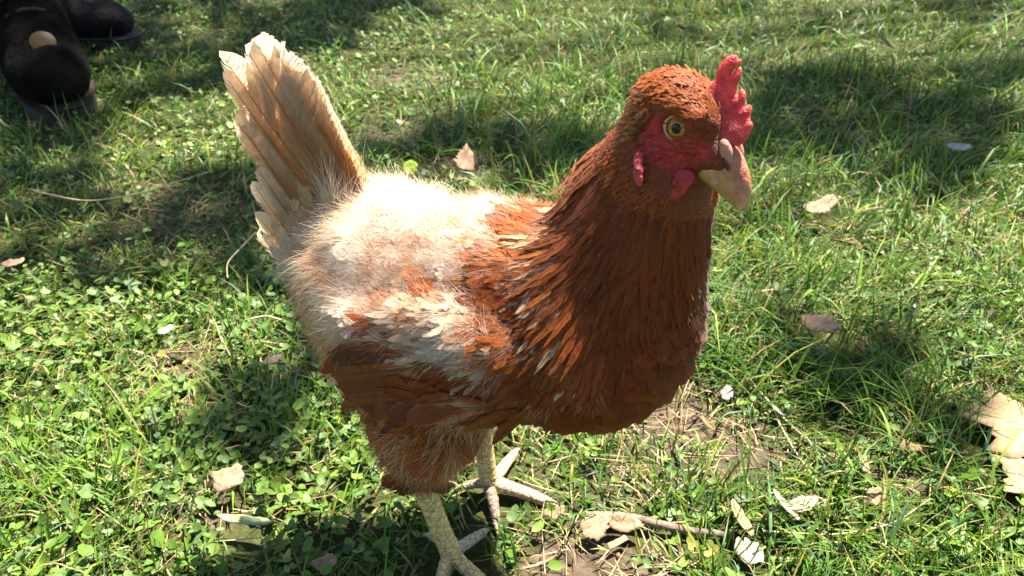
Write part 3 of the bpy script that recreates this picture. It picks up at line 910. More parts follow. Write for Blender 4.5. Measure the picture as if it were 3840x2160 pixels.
# thighs
pl = Plumage()
def tcol(P, I):
    return mixc(mixc(RUST_L, RUST, .5 + .6 * n2[I]), TAN, .8 * (rng.random(len(I)) < .2))
go(pl, thigh, .0056, F_SOFT, .022, .14, RUST, tcol, .2, tipz=.003)
go(pl, thigh, .0046, F_FLUFF, .026, .18, RUST, tcol, .2, tipz=.006)
I = scatter(thigh & (Z_ > .13) & (Y_ > .03), .012, rng)
N = BN[I].astype(float)
pl.add(F_FLUFF, BV[I], spin(flow(BV[I]), N, rng.normal(.3, .35, len(I))), N, .032, .25, TAN, CREAM, rng, tipz=.007)
pl.build('thigh_feathers')

# folded wings: coverts in one mesh each, the flight feathers one by one
for s in (-1, 1):
    pl = Plumage()
    msk = wing & (np.sign(BV[:, 1]) == s)
    def cvt(P, I):
        c = mixc(RUST, RUST_D, .40 + .6 * n2[I] + .10 * rng.normal(size=len(I)))
        c = mixc(c, RUST_L, .7 * sstep(.0, .8, n3[I] + .2 * rng.normal(size=len(I))))
        return mixc(c, mixc(CREAM, WHITE, .4 + .4 * n1[I]), .80 * sstep(.30, .80, n4[I] + .18 * rng.normal(size=len(I)) + .30 * sstep(.205, .24, P[:, 2]) + .12))
    go(pl, msk, .0052, F_COVERT, .018, .13, TAN, cvt, .20, tipz=.0028, wid=.75, t0=.1, t1=.5, jit=.05, tilt=.2)
    go(pl, msk, .0070, F_COVERT, .020, .18, CREAM * .8, cvt, .26, tipz=.0045, wid=.6, t0=.15, t1=.6, jit=.05, tilt=.25)
    upw = msk & (Z_ > .206 + .10 * np.clip(X_, -.05, .06))
    go(pl, upw, .0044, F_FLUFF, .018, .16, TAN, cvt, .30, tipz=.0055, wid=.9, t0=.1, t1=.5, jit=.06)
    go(pl, upw, .0062, F_FLUFF, .021, .18, CREAM, cvt, .36, tipz=.0065, wid=1.0, t0=.1, t1=.6, jit=.08)
    go(pl, upw, .0075, F_FLUFF, .018, .18, RUST_D, RUST_D, .35, tipz=.0068, wid=1.0)
    go(pl, upw & (n4 > .1), .0090, F_FLUFF, .020, .18, WHITE, WHITE, .4, tipz=.0070, wid=.9)
    J = scatter(msk & (X_ < .085) & (Z_ < .220), .0085, rng)
    NJ = BN[J].astype(float)
    pl.add(F_LONG, BV[J] + NJ * .004, spin(flow(BV[J]), NJ, rng.normal(0, .16, len(J))), NJ, .034 * rng.uniform(.8, 1.2, len(J)), .12, RUST, cvt(BV[J], J), rng, tipz=.009, quill=(.10, .035, .015), edge=-.3, t0=.2, t1=.8, wid=.8, tilt=.25)
    wg = pl.build('wing')
    tips = [(-.042, .212, .085), (-.041, .205, .087), (-.037, .199, .0885), (-.030, .194, .0895), (-.020, .192, .090), (-.008, .195, .092), (.004, .197, .093), (.016, .200, .0925)]
    for i, (tx, tz, ty) in enumerate(tips):
        tipp = np.array([tx, s * ty, tz])
        root = np.array([tx + (.060 if i < 5 else .048), s * (ty - (.012 if i < 5 else .026)), tz + (.024 if i < 5 else .020)])
        d = tipp - root
        dn_ = unit(d); nn = np.array([-.08, s * 1.0, .22]); nn = unit(nn - (nn @ dn_) * dn_)
        dark = np.array([RUST_D * .6, RUST * .75, RUST_D * .8, RUST * .85, RUST_D * .6, RUST * .6, RUST_D * .7, RUST_D])[i][None]
        V, Q, Cc, Nn = plume([F_WING[i % 6]], root[None], d[None], nn[None], np.linalg.norm(d) * 1.0, .02, RUST_L, dark, rng, bend=.10, wid=1.3 if i < 5 else 1.0, t0=.15, t1=.6, quill=(.12, .04, .015), edge=-.45)
        mk('flight_feather', V, Q, M_FLIGHT, wg, Cc, nrm=Nn)

# tail: large feathers rising in a fan, built one by one, then shorter coverts over their roots
rt = np.array([-.072, 0, .247])
fan = [(-66, 258, -114, 356), (-68, 257, -122, 361), (-70, 255, -133, 364), (-69, 253, -146, 363), (-74, 248, -158, 355), (-79, 242, -164, 338), (-84, 235, -161, 320), (-90, 227, -153, 306), (-95, 219, -147, 282), (-99, 210, -145, 268), (-102, 203, -152, 248), (-103, 197, -153, 233)]
for s in (-1, 1):
    for i, (rx, rz_, tx, tz) in enumerate(fan):
        root = np.array([rx / 1000, s * (.004 + .0012 * i), rz_ / 1000])
        tipp = np.array([tx / 1000, (s * (.002 + .0010 * i) - .004), tz / 1000]) + rng.normal(0, 1, 3) * np.array([.002, .0006, .0025]) + (np.array([.004, .006, -.012]) if s > 0 else 0)
        d = tipp - root
        dn_ = unit(d); nn = unit(np.array([0, s * 1.0, 0]) - s * dn_[1] * dn_)
        tipc = mixc(WHITE, CREAM, np.array([.25 + .3 * rng.random()]))
        V, Q, Cc, Nn = plume([F_TAIL[(i + (s > 0) * 3) % 10]], root[None], d[None], nn[None], np.linalg.norm(d), .015, mixc(TAN, CREAM, np.array([.45 * rng.random()])) * rng.uniform(.75, 1.1), tipc, rng, bend=.05, wid=(.105 / np.linalg.norm(d) * 1.1 if i < 7 else 1.2) * rng.uniform(.95, 1.15), t0=.60, t1=1.10, quill=(.46, .27, .13), jit=.03, edge=.48)
        mk('tail_feather', V, Q, M_QUILL, hen, Cc, nrm=Nn)
pl = Plumage()
for s in (-1, 1):
    n = 16
    a = .25 + .75 * rng.random(n)                         # across the fan
    b = rng.random(n)
    root = rt + np.stack([.010 - .042 * a - .014 * b, s * (.012 + .012 * a + .004 * rng.random(n)), .018 - .058 * a + .016 * b], -1)
    d = np.stack([-.42 - .33 * a, s * .06 + 0 * a, .92 - .40 * a], -1)
    nn = unit(np.stack([-.15 + 0 * a, s * 1.0 + 0 * a, .2 + .2 * a], -1))
    pl.add(F_LONG, root, spin(d, nn, rng.normal(0, .10, n)), nn, .046 * rng.uniform(.6, 1.15, n), .06, TAN, mixc(TAN, CREAM, rng.random(n) * .8), rng, bend=.06, wid=.95, t0=.2, t1=.7, quill=(.46, .28, .15))
    m_ = 60
    a = rng.random(m_); b = rng.random(m_)
    root = rt + np.stack([.012 - .044 * a - .014 * b, s * (.014 + .014 * a + .004 * rng.random(m_)), .016 - .060 * a + .018 * b], -1)
    d = np.stack([-.45 - .33 * a, s * .06 + 0 * a, .90 - .45 * a], -1)
    nn = unit(np.stack([-.15 + 0 * a, s * 1.0 + 0 * a, .2 + .2 * a], -1))
    pl.add(F_FLUFF, root, spin(d, nn, rng.normal(0, .25, m_)), nn, .034 * rng.uniform(.6, 1.2, m_), .14, CREAM, mixc(WHITE, TAN, rng.random(m_) * .6), rng, bend=.12)
pl.build('tail_coverts')
# ------------------------------------------------------------------ the hen: face
M_COMB = m_plain('comb_skin', (.36, .020, .028), (.60, .075, .055), 260, .45, .45, (1100, .7, .0014), sss=.6, sssr=(.008,))
M_WATTLE = m_plain('wattle_skin', (.36, .018, .024), (.50, .050, .045), 300, .45, .4, (1000, .8, .0018), sss=.4, sssr=(.004,))
M_BEAK = m_col('beak_horn', .48, .25, 0, 0, bump=(500, .6, .0012), var=.24, varscale=420)
M_EYE = m_col('eye_iris', .12, .4)
M_PUPIL = m_plain('eye_pupil', (.004, .004, .004), (.006, .006, .006), 50, .18, .3)

# comb: a fleshy toothed plate leaning to the far side
CO = np.array([[-2.0, -4.5], [-4.0, 2.6], [-5.1, 6.0], [-7.8, 8.6], [-9.5, 11.7], [-10.2, 15.4], [-9.4, 18.3], [-8.0, 19.7], [-6.3, 19.9], [-5.6, 19.2], [-5.0, 20.6], [-4.0, 20.6], [-3.3, 19.2], [-3.1, 16.5], [-2.3, 13.7], [-1.3, 12.8], [-1.5, 15.5], [-1.9, 17.1], [-1.7, 18.6], [0.1, 18.3], [2.9, 15.9], [4.0, 13.9], [5.8, 11.8], [8.5, 10.5], [9.6, 10.3], [9.2, 11.6], [7.9, 12.6], [7.9, 13.5], [9.1, 14.3], [11.2, 13.9], [13.8, 12.0], [15.6, 9.8], [16.7, 10.8], [16.8, 12.7], [18.1, 13.3], [19.5, 12.4], [20.9, 10.8], [23.3, 9.2], [25.0, 9.3], [26.6, 8.9], [27.6, 7.4], [29.9, 4.4], [30.6, 0.7], [31.0, -2.5], [27.2, -5.5], [19.7, -11.5], [11.7, -9.0], [4.1, -6.8]])
cb = np.array([.8805, 0, -.4741]); cu = np.array([.4455, .342, .8274]); cn = np.cross(cb, cu)
def poly_plate(O, thick, edge, rng, rows=1):
    """flat outline -> pillowy two-sided plate: outline ring, inset rings, centre grid by triangulated fill"""
    import bmesh
    bm = bmesh.new()
    vs = [bm.verts.new((x, y, 0)) for x, y in O]
    f = bm.faces.new(vs)
    bmesh.ops.triangulate(bm, faces=[f])
    for _ in range(3):
        bmesh.ops.subdivide_edges(bm, edges=[e for e in bm.edges if e.calc_length() > edge], cuts=1)
        bmesh.ops.triangulate(bm, faces=bm.faces[:])
    bm.verts.ensure_lookup_table()
    V = np.array([v.co[:] for v in bm.verts])
    F = np.array([[v.index for v in f.verts] for f in bm.faces])
    bd = np.array([v.is_boundary for v in bm.verts])
    bm.free()
    A = V[bd, :2]
    dist = np.sqrt(((V[:, None, :2] - A[None]) ** 2).sum(-1)).min(1)
    return V[:, :2], F, dist, bd
P2, F2, dist, bd = poly_plate(CO, 3, 2.2, rng)
hz = (np.sqrt(np.clip(dist, 0, 3) / 3) * .95 + .35 + .9 * sstep(8, -4, P2[:, 1])) * (1 + .15 * noise(P2 / 1000, 160, 1))
n0 = len(P2)
ring = np.where(bd)[0]
def comb3(z):
    p = np.array([4, 0, 20.]) + P2[:, :1] * cb + P2[:, 1:] * cu + z[:, None] * cn
    return H(p + np.outer(.02 * np.clip(P2[:, 1], 0, 30) ** 2 * .5, cn) * 0)
Vc = np.concatenate([comb3(hz), comb3(-hz)])
Ff = np.concatenate([F2, F2[:, ::-1] + n0])
ec = {}
for tr in F2:
    for a, b in ((tr[0], tr[1]), (tr[1], tr[2]), (tr[2], tr[0])):
        ec[(a, b)] = 1
side = np.array([(a, a + n0, b + n0, b) for (a, b) in ec if (b, a) not in ec])
mk('comb', Vc, [Ff, side], M_COMB, hen)

# beak
def sweep_sections(S):
    """S (m,k,3) sections -> verts, quads (open across, closed at the ends by the narrow sections)"""
    S = np.asarray(S)
    m, k = S.shape[:2]
    i = np.arange(m - 1)[:, None] * k
    j = np.arange(k - 1)[None]
    return S.reshape(-1, 3), np.stack([i + j, i + k + j, i + k + j + 1, i + j + 1], -1).reshape(-1, 4)
def curve(keys, t):
    keys = np.asarray(keys, float)
    return np.stack([np.interp(t, keys[:, 0], keys[:, i]) for i in range(1, keys.shape[1])], -1)
tt = np.linspace(0, 1, 26)
K = np.array([[0, 12, 2, -13.5, 9.8], [.2, 21, 3.8, -15, 8.2], [.38, 29, 2.4, -17, 6.6], [.5, 34, .5, -18.6, 6.1], [.66, 39.8, -4.2, -21, 5.4], [.8, 43.6, -9.2, -23, 4.6], [.92, 45.6, -16.0, -25.0, 3.4], [1, 45.4, -23.6, -26.2, 1.5]])
kk = curve(K, tt)
kk = (kk + np.roll(kk, 1, 0) + np.roll(kk, -1, 0)) / 3; kk[0] = K[0, 1:]; kk[-1] = K[-1, 1:]
ph = np.linspace(-np.pi / 2, np.pi / 2, 17)
Ssec, Csec = [], []
for i, (x, zt, zb, wd) in enumerate(kk):
    yy = wd * np.sin(ph) * (1 - .10 * np.cos(ph * 2) * 0)
    c = np.cos(ph) ** .8
    zz = zb + (zt - zb) * c
    xx = x + (-.10 * (zt - zb)) * (c - .5)
    Ssec.append(H(np.stack([xx, yy, zz], -1)))
    t = tt[i]
    horn = lerp(np.array([.42, .155, .095]), np.array([.50, .28, .14]), sstep(.72, 1, t))
    pink = np.array([.50, .22, .145])
    col = lerp(pink, horn, sstep(.35, .5, t))
    colr = np.tile(col, (len(ph), 1))
    edge = sstep(.55, .95, np.abs(np.sin(ph)) ** 3)[:, None] * (.55 - .35 * t)
    Csec.append(lerp(colr, np.array([.52, .33, .07]), edge))
V, Q = sweep_sections(Ssec)
ub = mk('upper_beak', V, Q, M_BEAK, hen, np.concatenate(Csec))
for s in (-1, 1):
    # horny flap over the nostril, and the slit under it
    us, uq = uvsphere(18, 12)
    Rn = rotm(0, math.radians(38), 0)
    p = (us * np.array([6.8, 2.2, 4.0])) @ rotm(0, math.radians(46), 0).T + np.array([26.8, s * 4.2, -.8])
    mk('nostril_flap', H(p), uq, M_BEAK, ub, np.tile((.47, .22, .145), (len(p), 1)))
    us, uq = uvsphere(12, 8)
    p = (us * np.array([3.8, .9, 1.1])) @ Rn.T + np.array([30.5, s * 6.3, -5.4])
    mk('nostril', H(p), uq, M_BEAK, ub, np.tile((.07, .03, .025), (len(p), 1)))
K = np.array([[0, 11, -12.8, -20, 9.7], [.3, 20, -14.2, -21.5, 8.3], [.55, 29, -16.6, -22.6, 6.4], [.8, 37, -20.0, -24.6, 4.2], [1, 43, -25.0, -26.2, .8]])
kk = curve(K, tt)
Ssec = []
for (x, zt, zb, wd) in kk:
    yy = wd * np.sin(ph)
    Ssec.append(H(np.stack([x + 0 * yy, yy, zt + (zb - zt) * np.cos(ph) ** .7], -1))[::-1])
V, Q = sweep_sections(Ssec)
mk('lower_beak', V, Q, M_BEAK, hen, np.tile((.44, .27, .10), (len(V), 1)))

# eyes
for s in (-1, 1):
    ax = unit(np.array([.30, s * 1.0, .10]))
    up = unit(np.array([-.45, 0, 1.0]) - (np.array([-.45, 0, 1.0]) @ ax) * ax)
    sd = np.cross(up, ax)
    fr = np.stack([sd, up, ax], 1)
    c = np.array([.6, s * 9.6, 1.4])
    us, uq = uvsphere(36, 26)
    rad = np.degrees(np.arccos(np.clip(us[:, 2], -1, 1)))
    ir = lerp(np.array([.34, .135, .016]), np.array([.19, .07, .012]), sstep(30, 52, rad)[:, None])
    ir = lerp(np.array([.40, .18, .03]), ir, sstep(20, 34, rad)[:, None])
    ir = lerp(ir, np.array([.20, .10, .05]), sstep(55, 66, rad)[:, None])
    ey = mk('eye', H((us * 8.2) @ fr.T + c), uq, M_EYE, hen, ir)
    V, Q = uvsphere(24, 10)
    th = np.arccos(V[:, 2]) * (19 / 180.)
    pc = np.arctan2(V[:, 1], V[:, 0])
    cap = np.stack([np.sin(th) * np.cos(pc), np.sin(th) * np.sin(pc), np.cos(th)], -1) * 8.25
    mk('pupil', H(cap @ fr.T + c), Q, M_PUPIL, ey)
    # eyelid rims: a pale inner ring and a red outer fold, almond shaped
    for nm, ra, rr, lo, cl in (('eyelid', 7.0, .85, 4.9, (.55, .37, .24)), ('eyelid_fold', 9.0, 1.3, 3.6, (.40, .045, .04))):
        a = np.linspace(0, 2 * np.pi, 40)
        ring3 = np.stack([ra * 1.08 * np.cos(a), ra * .98 * np.sin(a) + .35 * np.cos(2 * a), lo + .35 * np.cos(2 * a)], -1)
        V, Q = tube(H(ring3 @ fr.T + c), rr * HEAD_S / 1000 * (1 + .2 * np.sin(5 * a)), 8, cap=False)
        mk(nm, V, Q, M_SKIN, ey, np.tile(cl, (len(V), 1)) * (1 + .15 * noise(V, 300, 1)[:, None]))

# wattles and ear lobes: soft lobes hanging over the throat feathers
def lobe(O, y, thick, name, flare):
    O = np.array(O, float)
    c = O.mean(0)
    a = np.linspace(0, 2 * np.pi, 40, endpoint=False)
    oa = np.unwrap(np.arctan2(O[:, 1] - c[1], O[:, 0] - c[0]))
    orr = np.hypot(*(O - c).T)
    if oa[-1] < oa[0]:
        oa, orr = oa[::-1], orr[::-1]
    rr = np.interp(a, np.concatenate([oa - 2 * np.pi, oa, oa + 2 * np.pi]), np.tile(orr, 3))
    rr = (rr + np.roll(rr, 1) + np.roll(rr, -1)) / 3
    th = np.linspace(.02, np.pi - .02, 16)
    for s in (-1, 1):
        k = np.sin(th)[:, None] ** .75
        x = c[0] + k * rr * np.cos(a); z = c[1] + k * rr * np.sin(a)
        yy = s * (y + thick * np.cos(th)[:, None] * (1 + .2 * np.sin(3 * a)) + flare * (c[1] - z) + .5 * np.sin(z * .5 + x * .3))
        V = H(np.stack([x, yy + 0 * x, z], -1).reshape(-1, 3))
        i = np.arange(15)[:, None] * 40; j = np.arange(40)[None]; q = (j + 1) % 40
        Q = np.stack([i + j, i + 40 + j, i + 40 + q, i + q], -1).reshape(-1, 4)
        mk(name, V, Q if s < 0 else Q[:, ::-1], M_WATTLE, hen)
lobe([(9.2, -20.1), (6.3, -25.7), (5.8, -30.9), (9.9, -34.5), (14.6, -33.1), (18.6, -28.0), (20.7, -21.2), (22.0, -15.6), (17.5, -14.8)], 16.2, 2.0, 'wattle', .16)
lobe([(-9.0, -12.5), (-5.5, -15.5), (-2.5, -19.5), (1.0, -23.5), (5.0, -27.0), (2.0, -29.5), (-2.5, -27.0), (-6.0, -22.5), (-8.5, -17.5)], 29.2, 1.5, 'earlobe', .36)

# legs with scaly shanks, toes and claws
def scaly(P, r0, r1, ringn, seed, tone, knob=.10, n=14, m=60):
    P = np.asarray(P, float)
    t = np.linspace(0, 1, len(P))
    # Catmull-like smoothing
    f = np.linspace(0, 1, m)
    Q_ = np.stack([np.interp(f, t, P[:, i]) for i in range(3)], -1)
    for _ in range(6):
        Q_[1:-1] = (Q_[:-2] + 2 * Q_[1:-1] + Q_[2:]) / 4
    r = lerp(r0, r1, f)
    V, Q = tube(Q_, r, n)
    V = V.reshape(-1, n, 3)
    ctr = np.vstack([Q_[:1], Q_, Q_[-1:]])[:, None]
    ff = np.concatenate([[0], f, [1]])[:, None]
    a = np.arange(n)[None] / n * 2 * np.pi
    sc = np.abs(np.sin(ff * np.pi * ringn + .5 * np.sin(2 * a + seed))) ** .5 - .7
    nz = noise((V).reshape(-1, 3), 160, 2).reshape(V.shape[:2])
    V = ctr + (V - ctr) * (1 + knob * sc + .06 * nz)[..., None]
    grime = sstep(.35, 1.0, nz + .3 * (sc < -.35))[..., None]
    base = np.asarray(tone)[None, None] * (1 + .18 * nz[..., None] + .20 * np.clip(sc, -1, .3)[..., None])
    col = lerp(base, np.array([.16, .10, .05]), .45 * grime)
    return V.reshape(-1, 3), Q, col.reshape(-1, 3)
def claw(A, B, r):
    A, B = np.asarray(A, float), np.asarray(B, float)
    f = np.linspace(0, 1, 7)
    d = B - A
    P = A + f[:, None] * d + np.outer(np.sin(f * np.pi) * .18 * np.linalg.norm(d), [0, 0, 1])
    return tube(P, r * (1 - .9 * f), 8)
def leg(shank, toes, tone):
    V, Q, C_ = scaly(np.array(shank) / 1000, .0068, .0078, 13, 1.0, tone, .07, 16)
    L_ = mk('leg', V, Q, M_SCALE, hen, C_)
    for tp, r, tn in toes:
        tp = np.array(tp, float) / 1000
        V, Q, C_ = scaly(tp, r / 1000, r * .62 / 1000, 7, tp[0, 0] * 900, tn, .10, 12, 44)
        mk('toe', V, Q, M_SCALE, L_, C_)
        d = unit(tp[-1] - tp[-2])
        V, Q = claw(tp[-1] - d * .002, tp[-1] + d * .0115 - np.array([0, 0, .004]), r * .60 / 1000)
        mk('claw', V, Q, M_BEAK, L_, np.tile((.46, .34, .25), (len(V), 1)))
YEL = (.74, .53, .21)
leg([(-22, -43, 118), (-16, -42.5, 92), (-8, -41.5, 60), (-1, -40.5, 32), (4, -39.5, 16)],
    [([(4, -40, 15), (16, -42, 11), (32, -45, 8), (50, -48, 6)], 6.4, YEL),
     ([(4, -38, 15), (9, -29, 15), (12, -16, 12), (13, -7, 7)], 5.2, (.52, .42, .28)),
     ([(3, -41, 14), (5, -52, 9), (8, -64, 7), (11, -74, 5)], 5.6, YEL),
     ([(0, -38, 19), (-9, -36.5, 20), (-17, -35, 16)], 4.6, (.50, .36, .22))], YEL)
leg([(-20, 43, 118), (-17, 42, 92), (-12, 38, 55), (-8, 35, 30), (-5, 34, 15)],
    [([(-5, 34, 14), (12, 39, 10), (30, 42, 8), (46, 44, 5)], 6.6, (.70, .47, .28)),
     ([(-5, 35, 14), (-4, 50, 10), (-5, 66, 7), (-5, 78, 5)], 5.8, (.70, .49, .28)),
     ([(-5, 32, 14), (5, 22, 10), (12, 13, 7), (17, 6, 5)], 5.2, (.30, .20, .15)),
     ([(-6, 33, 14), (-15, 30, 10), (-24, 26, 6)], 4.6, (.50, .35, .22))], (.66, .47, .20))
# ------------------------------------------------------------------ fallen leaves, twig, stalks
def dead_leaf(label, x, y, size, rz, outline='oval', tilt=(0, 0), curl=.3, fold=0., col=(.42, .29, .17), z=.012, asp=.5, name='fallen_leaf', cat='leaf', group='fallen leaves on the lawn', seed=0):
    r = np.random.default_rng(500 + seed)
    n = 44
    a = np.linspace(-np.pi, np.pi, n, endpoint=False)
    if outline == 'maple':
        ctr = np.array([0, .95, -.95, 2.0, -2.0])
        rad = np.array([1.0, .92, .88, .62, .6])
        d = np.abs((a[:, None] - ctr + np.pi) % (2 * np.pi) - np.pi)
        rr = .52 + ((rad - .52) * np.exp(-(d / .34) ** 1.4)).max(1)
        rr *= 1 + .09 * np.sin(17 * a) + .08 * r.normal(size=n)
    elif outline == 'chip':
        rr = 1 / np.maximum(np.abs(np.cos(a)), np.abs(np.sin(a)) / asp) * (1 + .06 * r.normal(size=n))
    elif outline == 'torn':
        rr = 1 / np.sqrt(np.cos(a) ** 2 + (np.sin(a) / asp) ** 2) * (1 + .10 * np.sin(3 * a + seed) + .10 * r.normal(size=n))
    else:
        rr = 1 / np.sqrt(np.cos(a) ** 2 + (np.sin(a) / asp) ** 2) * (1 + .03 * r.normal(size=n))
        rr *= 1 + .16 * np.exp(-(a / .25) ** 2)
    rings = [0, .35, .7, 1.0]
    V = [(0, 0)]
    for q in rings[1:]:
        V += list(zip(q * rr * np.cos(a), q * rr * np.sin(a)))
    V = np.array(V)
    Z = curl * .35 * V[:, 0] ** 2 - curl * .3 * V[:, 1] ** 2 + fold * np.abs(V[:, 1]) + .05 * noise(V + seed, .9, seed % 4) - .03 * np.exp(-(V[:, 1] / .05) ** 2)
    Z = Z + tilt[0] * V[:, 0] + tilt[1] * V[:, 1]
    j = np.arange(n); k = (j + 1) % n
    T3 = np.stack([0 * j, 1 + j, 1 + k], -1)
    Q4 = np.concatenate([np.stack([1 + n * q + j, 1 + n * (q + 1) + j, 1 + n * (q + 1) + k, 1 + n * q + k], -1) for q in range(2)])
    nv = len(V)
    V3 = np.concatenate([V, Z[:, None]], 1) * size
    V3[:, 2] -= V3[:, 2].min()
    V6 = np.concatenate([V3, V3 - np.array([0, 0, .0007])])
    e = 1 + 2 * n
    rim = np.stack([e + j, e + k, nv + e + k, nv + e + j], -1)[:, ::-1]
    c = np.asarray(col) * (1 + .16 * noise(V + 3 * seed, 1.2, 1)[:, None] + .05 * r.normal(size=(nv, 1)))
    vein = np.exp(-(V[:, 1] / .035) ** 2)[:, None]
    c = lerp(c, np.asarray(col) * 1.35, .6 * vein)
    spot = sstep(.55, .9, noise(V + seed, 2.4, 2))[:, None]
    c = lerp(c, np.asarray(col) * .45, .6 * spot)
    o = mk(name, V6, [np.concatenate([T3, T3[:, ::-1] + nv]), np.concatenate([Q4, Q4[:, ::-1] + nv, rim])], M_DEAD, None, np.concatenate([c, c]), label=label, category=cat)
    if group:
        o['group'] = group
    o.location = (x, y, gz(np.array([x]), np.array([y]))[0] + z)
    o.rotation_euler = (0, 0, rz)
    return o

T1, T2, T3c, T4 = (.38, .26, .14), (.33, .21, .13), (.54, .44, .29), (.26, .16, .10)
dead_leaf('large pale tan maple leaf lying at the right edge of the grass', .452, .494, .060, 2.75, 'maple', (.0, .0), .05, col=T1, z=.014, seed=1)
dead_leaf('pale tan lobed leaf lying just below the large maple leaf', .436, .436, .044, 3.4, 'maple', (.0, .0), .06, col=T1, z=.012, seed=2)
dead_leaf('tan ragged leaf lying in the long grass right of the hen breast', 0.303, 0.616, .021, -.6, 'torn', (.1, .25), .3, col=T2, z=.030, asp=.5, seed=3)
dead_leaf('bright cream curled leaf standing on edge right of the twig', .212, .402, .0125, 2.1, 'oval', (.25, .85), .5, .35, col=T3c, z=.014, asp=.55, seed=4)
dead_leaf('small pale leaf tucked behind the bright cream curled leaf', .226, .407, .011, .2, 'oval', (.1, .4), .5, .3, col=T3c, z=.014, asp=.5, seed=5)
dead_leaf('pale upright leaf leaning over the right end of the twig', .176, .392, .0135, 1.9, 'oval', (.3, .8), .4, .3, col=T1, z=.012, asp=.55, seed=6)
dead_leaf('brown leaf under the left end of the twig', .064, .390, .0115, .4, 'torn', (.1, .35), .4, .1, col=T2, z=.010, asp=.75, seed=7)
dead_leaf('brown pointed leaf touching the underside of the twig', .085, .3935, .0125, -.2, 'oval', (.0, .45), .4, .2, col=T2, z=.011, asp=.5, seed=8)
dead_leaf('small straw coloured chip below the brown pointed leaf', .080, .3795, .008, .5, 'chip', (.1, .2), .1, col=T1, z=.008, asp=.3, name='bark_chip', cat='chip', group='chips of bark', seed=9)
dead_leaf('cream crumpled leaf at the bottom edge below the twig', .176, .366, .0125, -1.0, 'torn', (.2, .5), .6, .3, col=T3c, z=.010, asp=.6, seed=10)
dead_leaf('flat square chip of tan bark on the grass left of the near foot', -.226, .427, .0115, .35, 'chip', (.1, .35), .08, col=(.34, .22, .14), z=.022, asp=.72, name='bark_chip', cat='chip', group='chips of bark', seed=11)
dead_leaf('whitish grey twisted leaf in the far grass at upper right', 0.679, 1.441, .026, 1.9, 'torn', (.3, .9), .5, .3, col=(.42, .40, .36), z=.045, asp=.45, seed=12)
dead_leaf('tan torn leaf in the sunny grass right of the beak', 0.391, 0.874, .026, .4, 'torn', (.15, .3), .4, .1, col=T2, z=.028, asp=.38, seed=13)
dead_leaf('small brown upright chip near the long grass at lower right', .289, .446, .0082, 1.5, 'chip', (.2, .6), .1, col=T2, z=.013, asp=.5, name='bark_chip', cat='chip', group='chips of bark', seed=14)
dead_leaf('small tan notched leaf right of the bright cream curled leaf', .284, .412, .0090, .9, 'torn', (.2, .6), .4, .2, col=T2, z=.014, asp=.6, seed=15)
dead_leaf('pale grey three cornered leaf scrap on the bare soil', .198, .540, .0080, .9, 'torn', (.1, .5), .2, col=(.40, .33, .28), z=.008, asp=.7, seed=16)
dead_leaf('small pale scrap of leaf at the edge of the bare soil', .238, .516, .0070, 2.0, 'torn', (.1, .5), .3, col=(.40, .31, .25), z=.010, asp=.5, seed=17)
dead_leaf('small tan scrap on the shaded grass left of the hen', -.230, .581, .0095, .5, 'torn', (.1, .3), .2, col=(.36, .26, .18), z=.022, asp=.4, seed=18)
dead_leaf('brown scrap of leaf beside the toes of the far foot', .033, .406, .0085, .2, 'torn', (.1, .3), .3, col=T4, z=.008, asp=.6, seed=19)
dead_leaf('faded brown leaf at the left edge of the grass', -0.570, 0.752, .013, .1, 'torn', (.1, .3), .3, col=(.32, .20, .13), z=.025, asp=.4, seed=20)
dead_leaf('round yellow green leaf in the grass behind the hen back', -0.136, 0.950, .0095, .3, 'oval', (.2, .7), .2, col=(.15, .22, .015), z=.035, asp=.95, seed=21)
dead_leaf('pale oval leaf in the shaded grass far right', 0.626, 1.020, .015, -.5, 'oval', (.1, .5), .2, col=(.34, .36, .30), z=.035, asp=.4, seed=22)
dead_leaf('tan leaf at the bottom edge left of the near foot', -.137, .358, .010, .2, 'torn', (.1, .3), .3, col=T2, z=.012, asp=.5, seed=23)
dead_leaf('long pale green withered blade lying left of the near foot', -.205, .392, .022, -.15, 'oval', (0, .3), .2, col=(.32, .36, .18), z=.018, asp=.14, seed=24)
dead_leaf('dry brown tuft of old leaf behind the hen back', -0.064, 0.977, .019, 1.2, 'torn', (.2, .7), .9, .3, col=(.20, .135, .085), z=.025, asp=.6, seed=25)
dead_leaf('small pale scrap of leaf in the sunny grass at left', -0.347, 0.622, .008, .6, 'torn', (.1, .3), .2, col=(.46, .38, .28), z=.024, asp=.5, seed=26)
dead_leaf('brown scrap of leaf right of the small upright chip', .335, .470, .0095, -.5, 'torn', (.1, .3), .2, col=T4, z=.010, asp=.5, seed=27)
dead_leaf('tan scrap of leaf in the far grass above the comb', 0.335, 1.267, .014, .5, 'torn', (.1, .5), .3, col=T2, z=.035, asp=.4, seed=28)

# twig in two jointed lengths
f = np.linspace(0, 1, 40)
P = np.stack([lerp(.058, .170, f), lerp(.4035, .3885, f) + .0022 * np.sin(f * 6.5) - .003 * sstep(.85, 1, f), .0085 + .0015 * np.sin(f * 5)], -1)
r = lerp(.0040, .0027, f) * (1 + .10 * np.exp(-((f - .32) / .015) ** 2) + .12 * np.exp(-((f - .66) / .015) ** 2) + .12 * np.exp(-((f - .85) / .012) ** 2))
V, Q = tube(P, r, 12)
V = V + .00035 * noise(V, 160, 1)[:, None] * unit(V - V.mean(0))
mk('twig', V, Q, M_TWIG, None, label='short grey brown broken twig lying in front of the hen', category='twig')
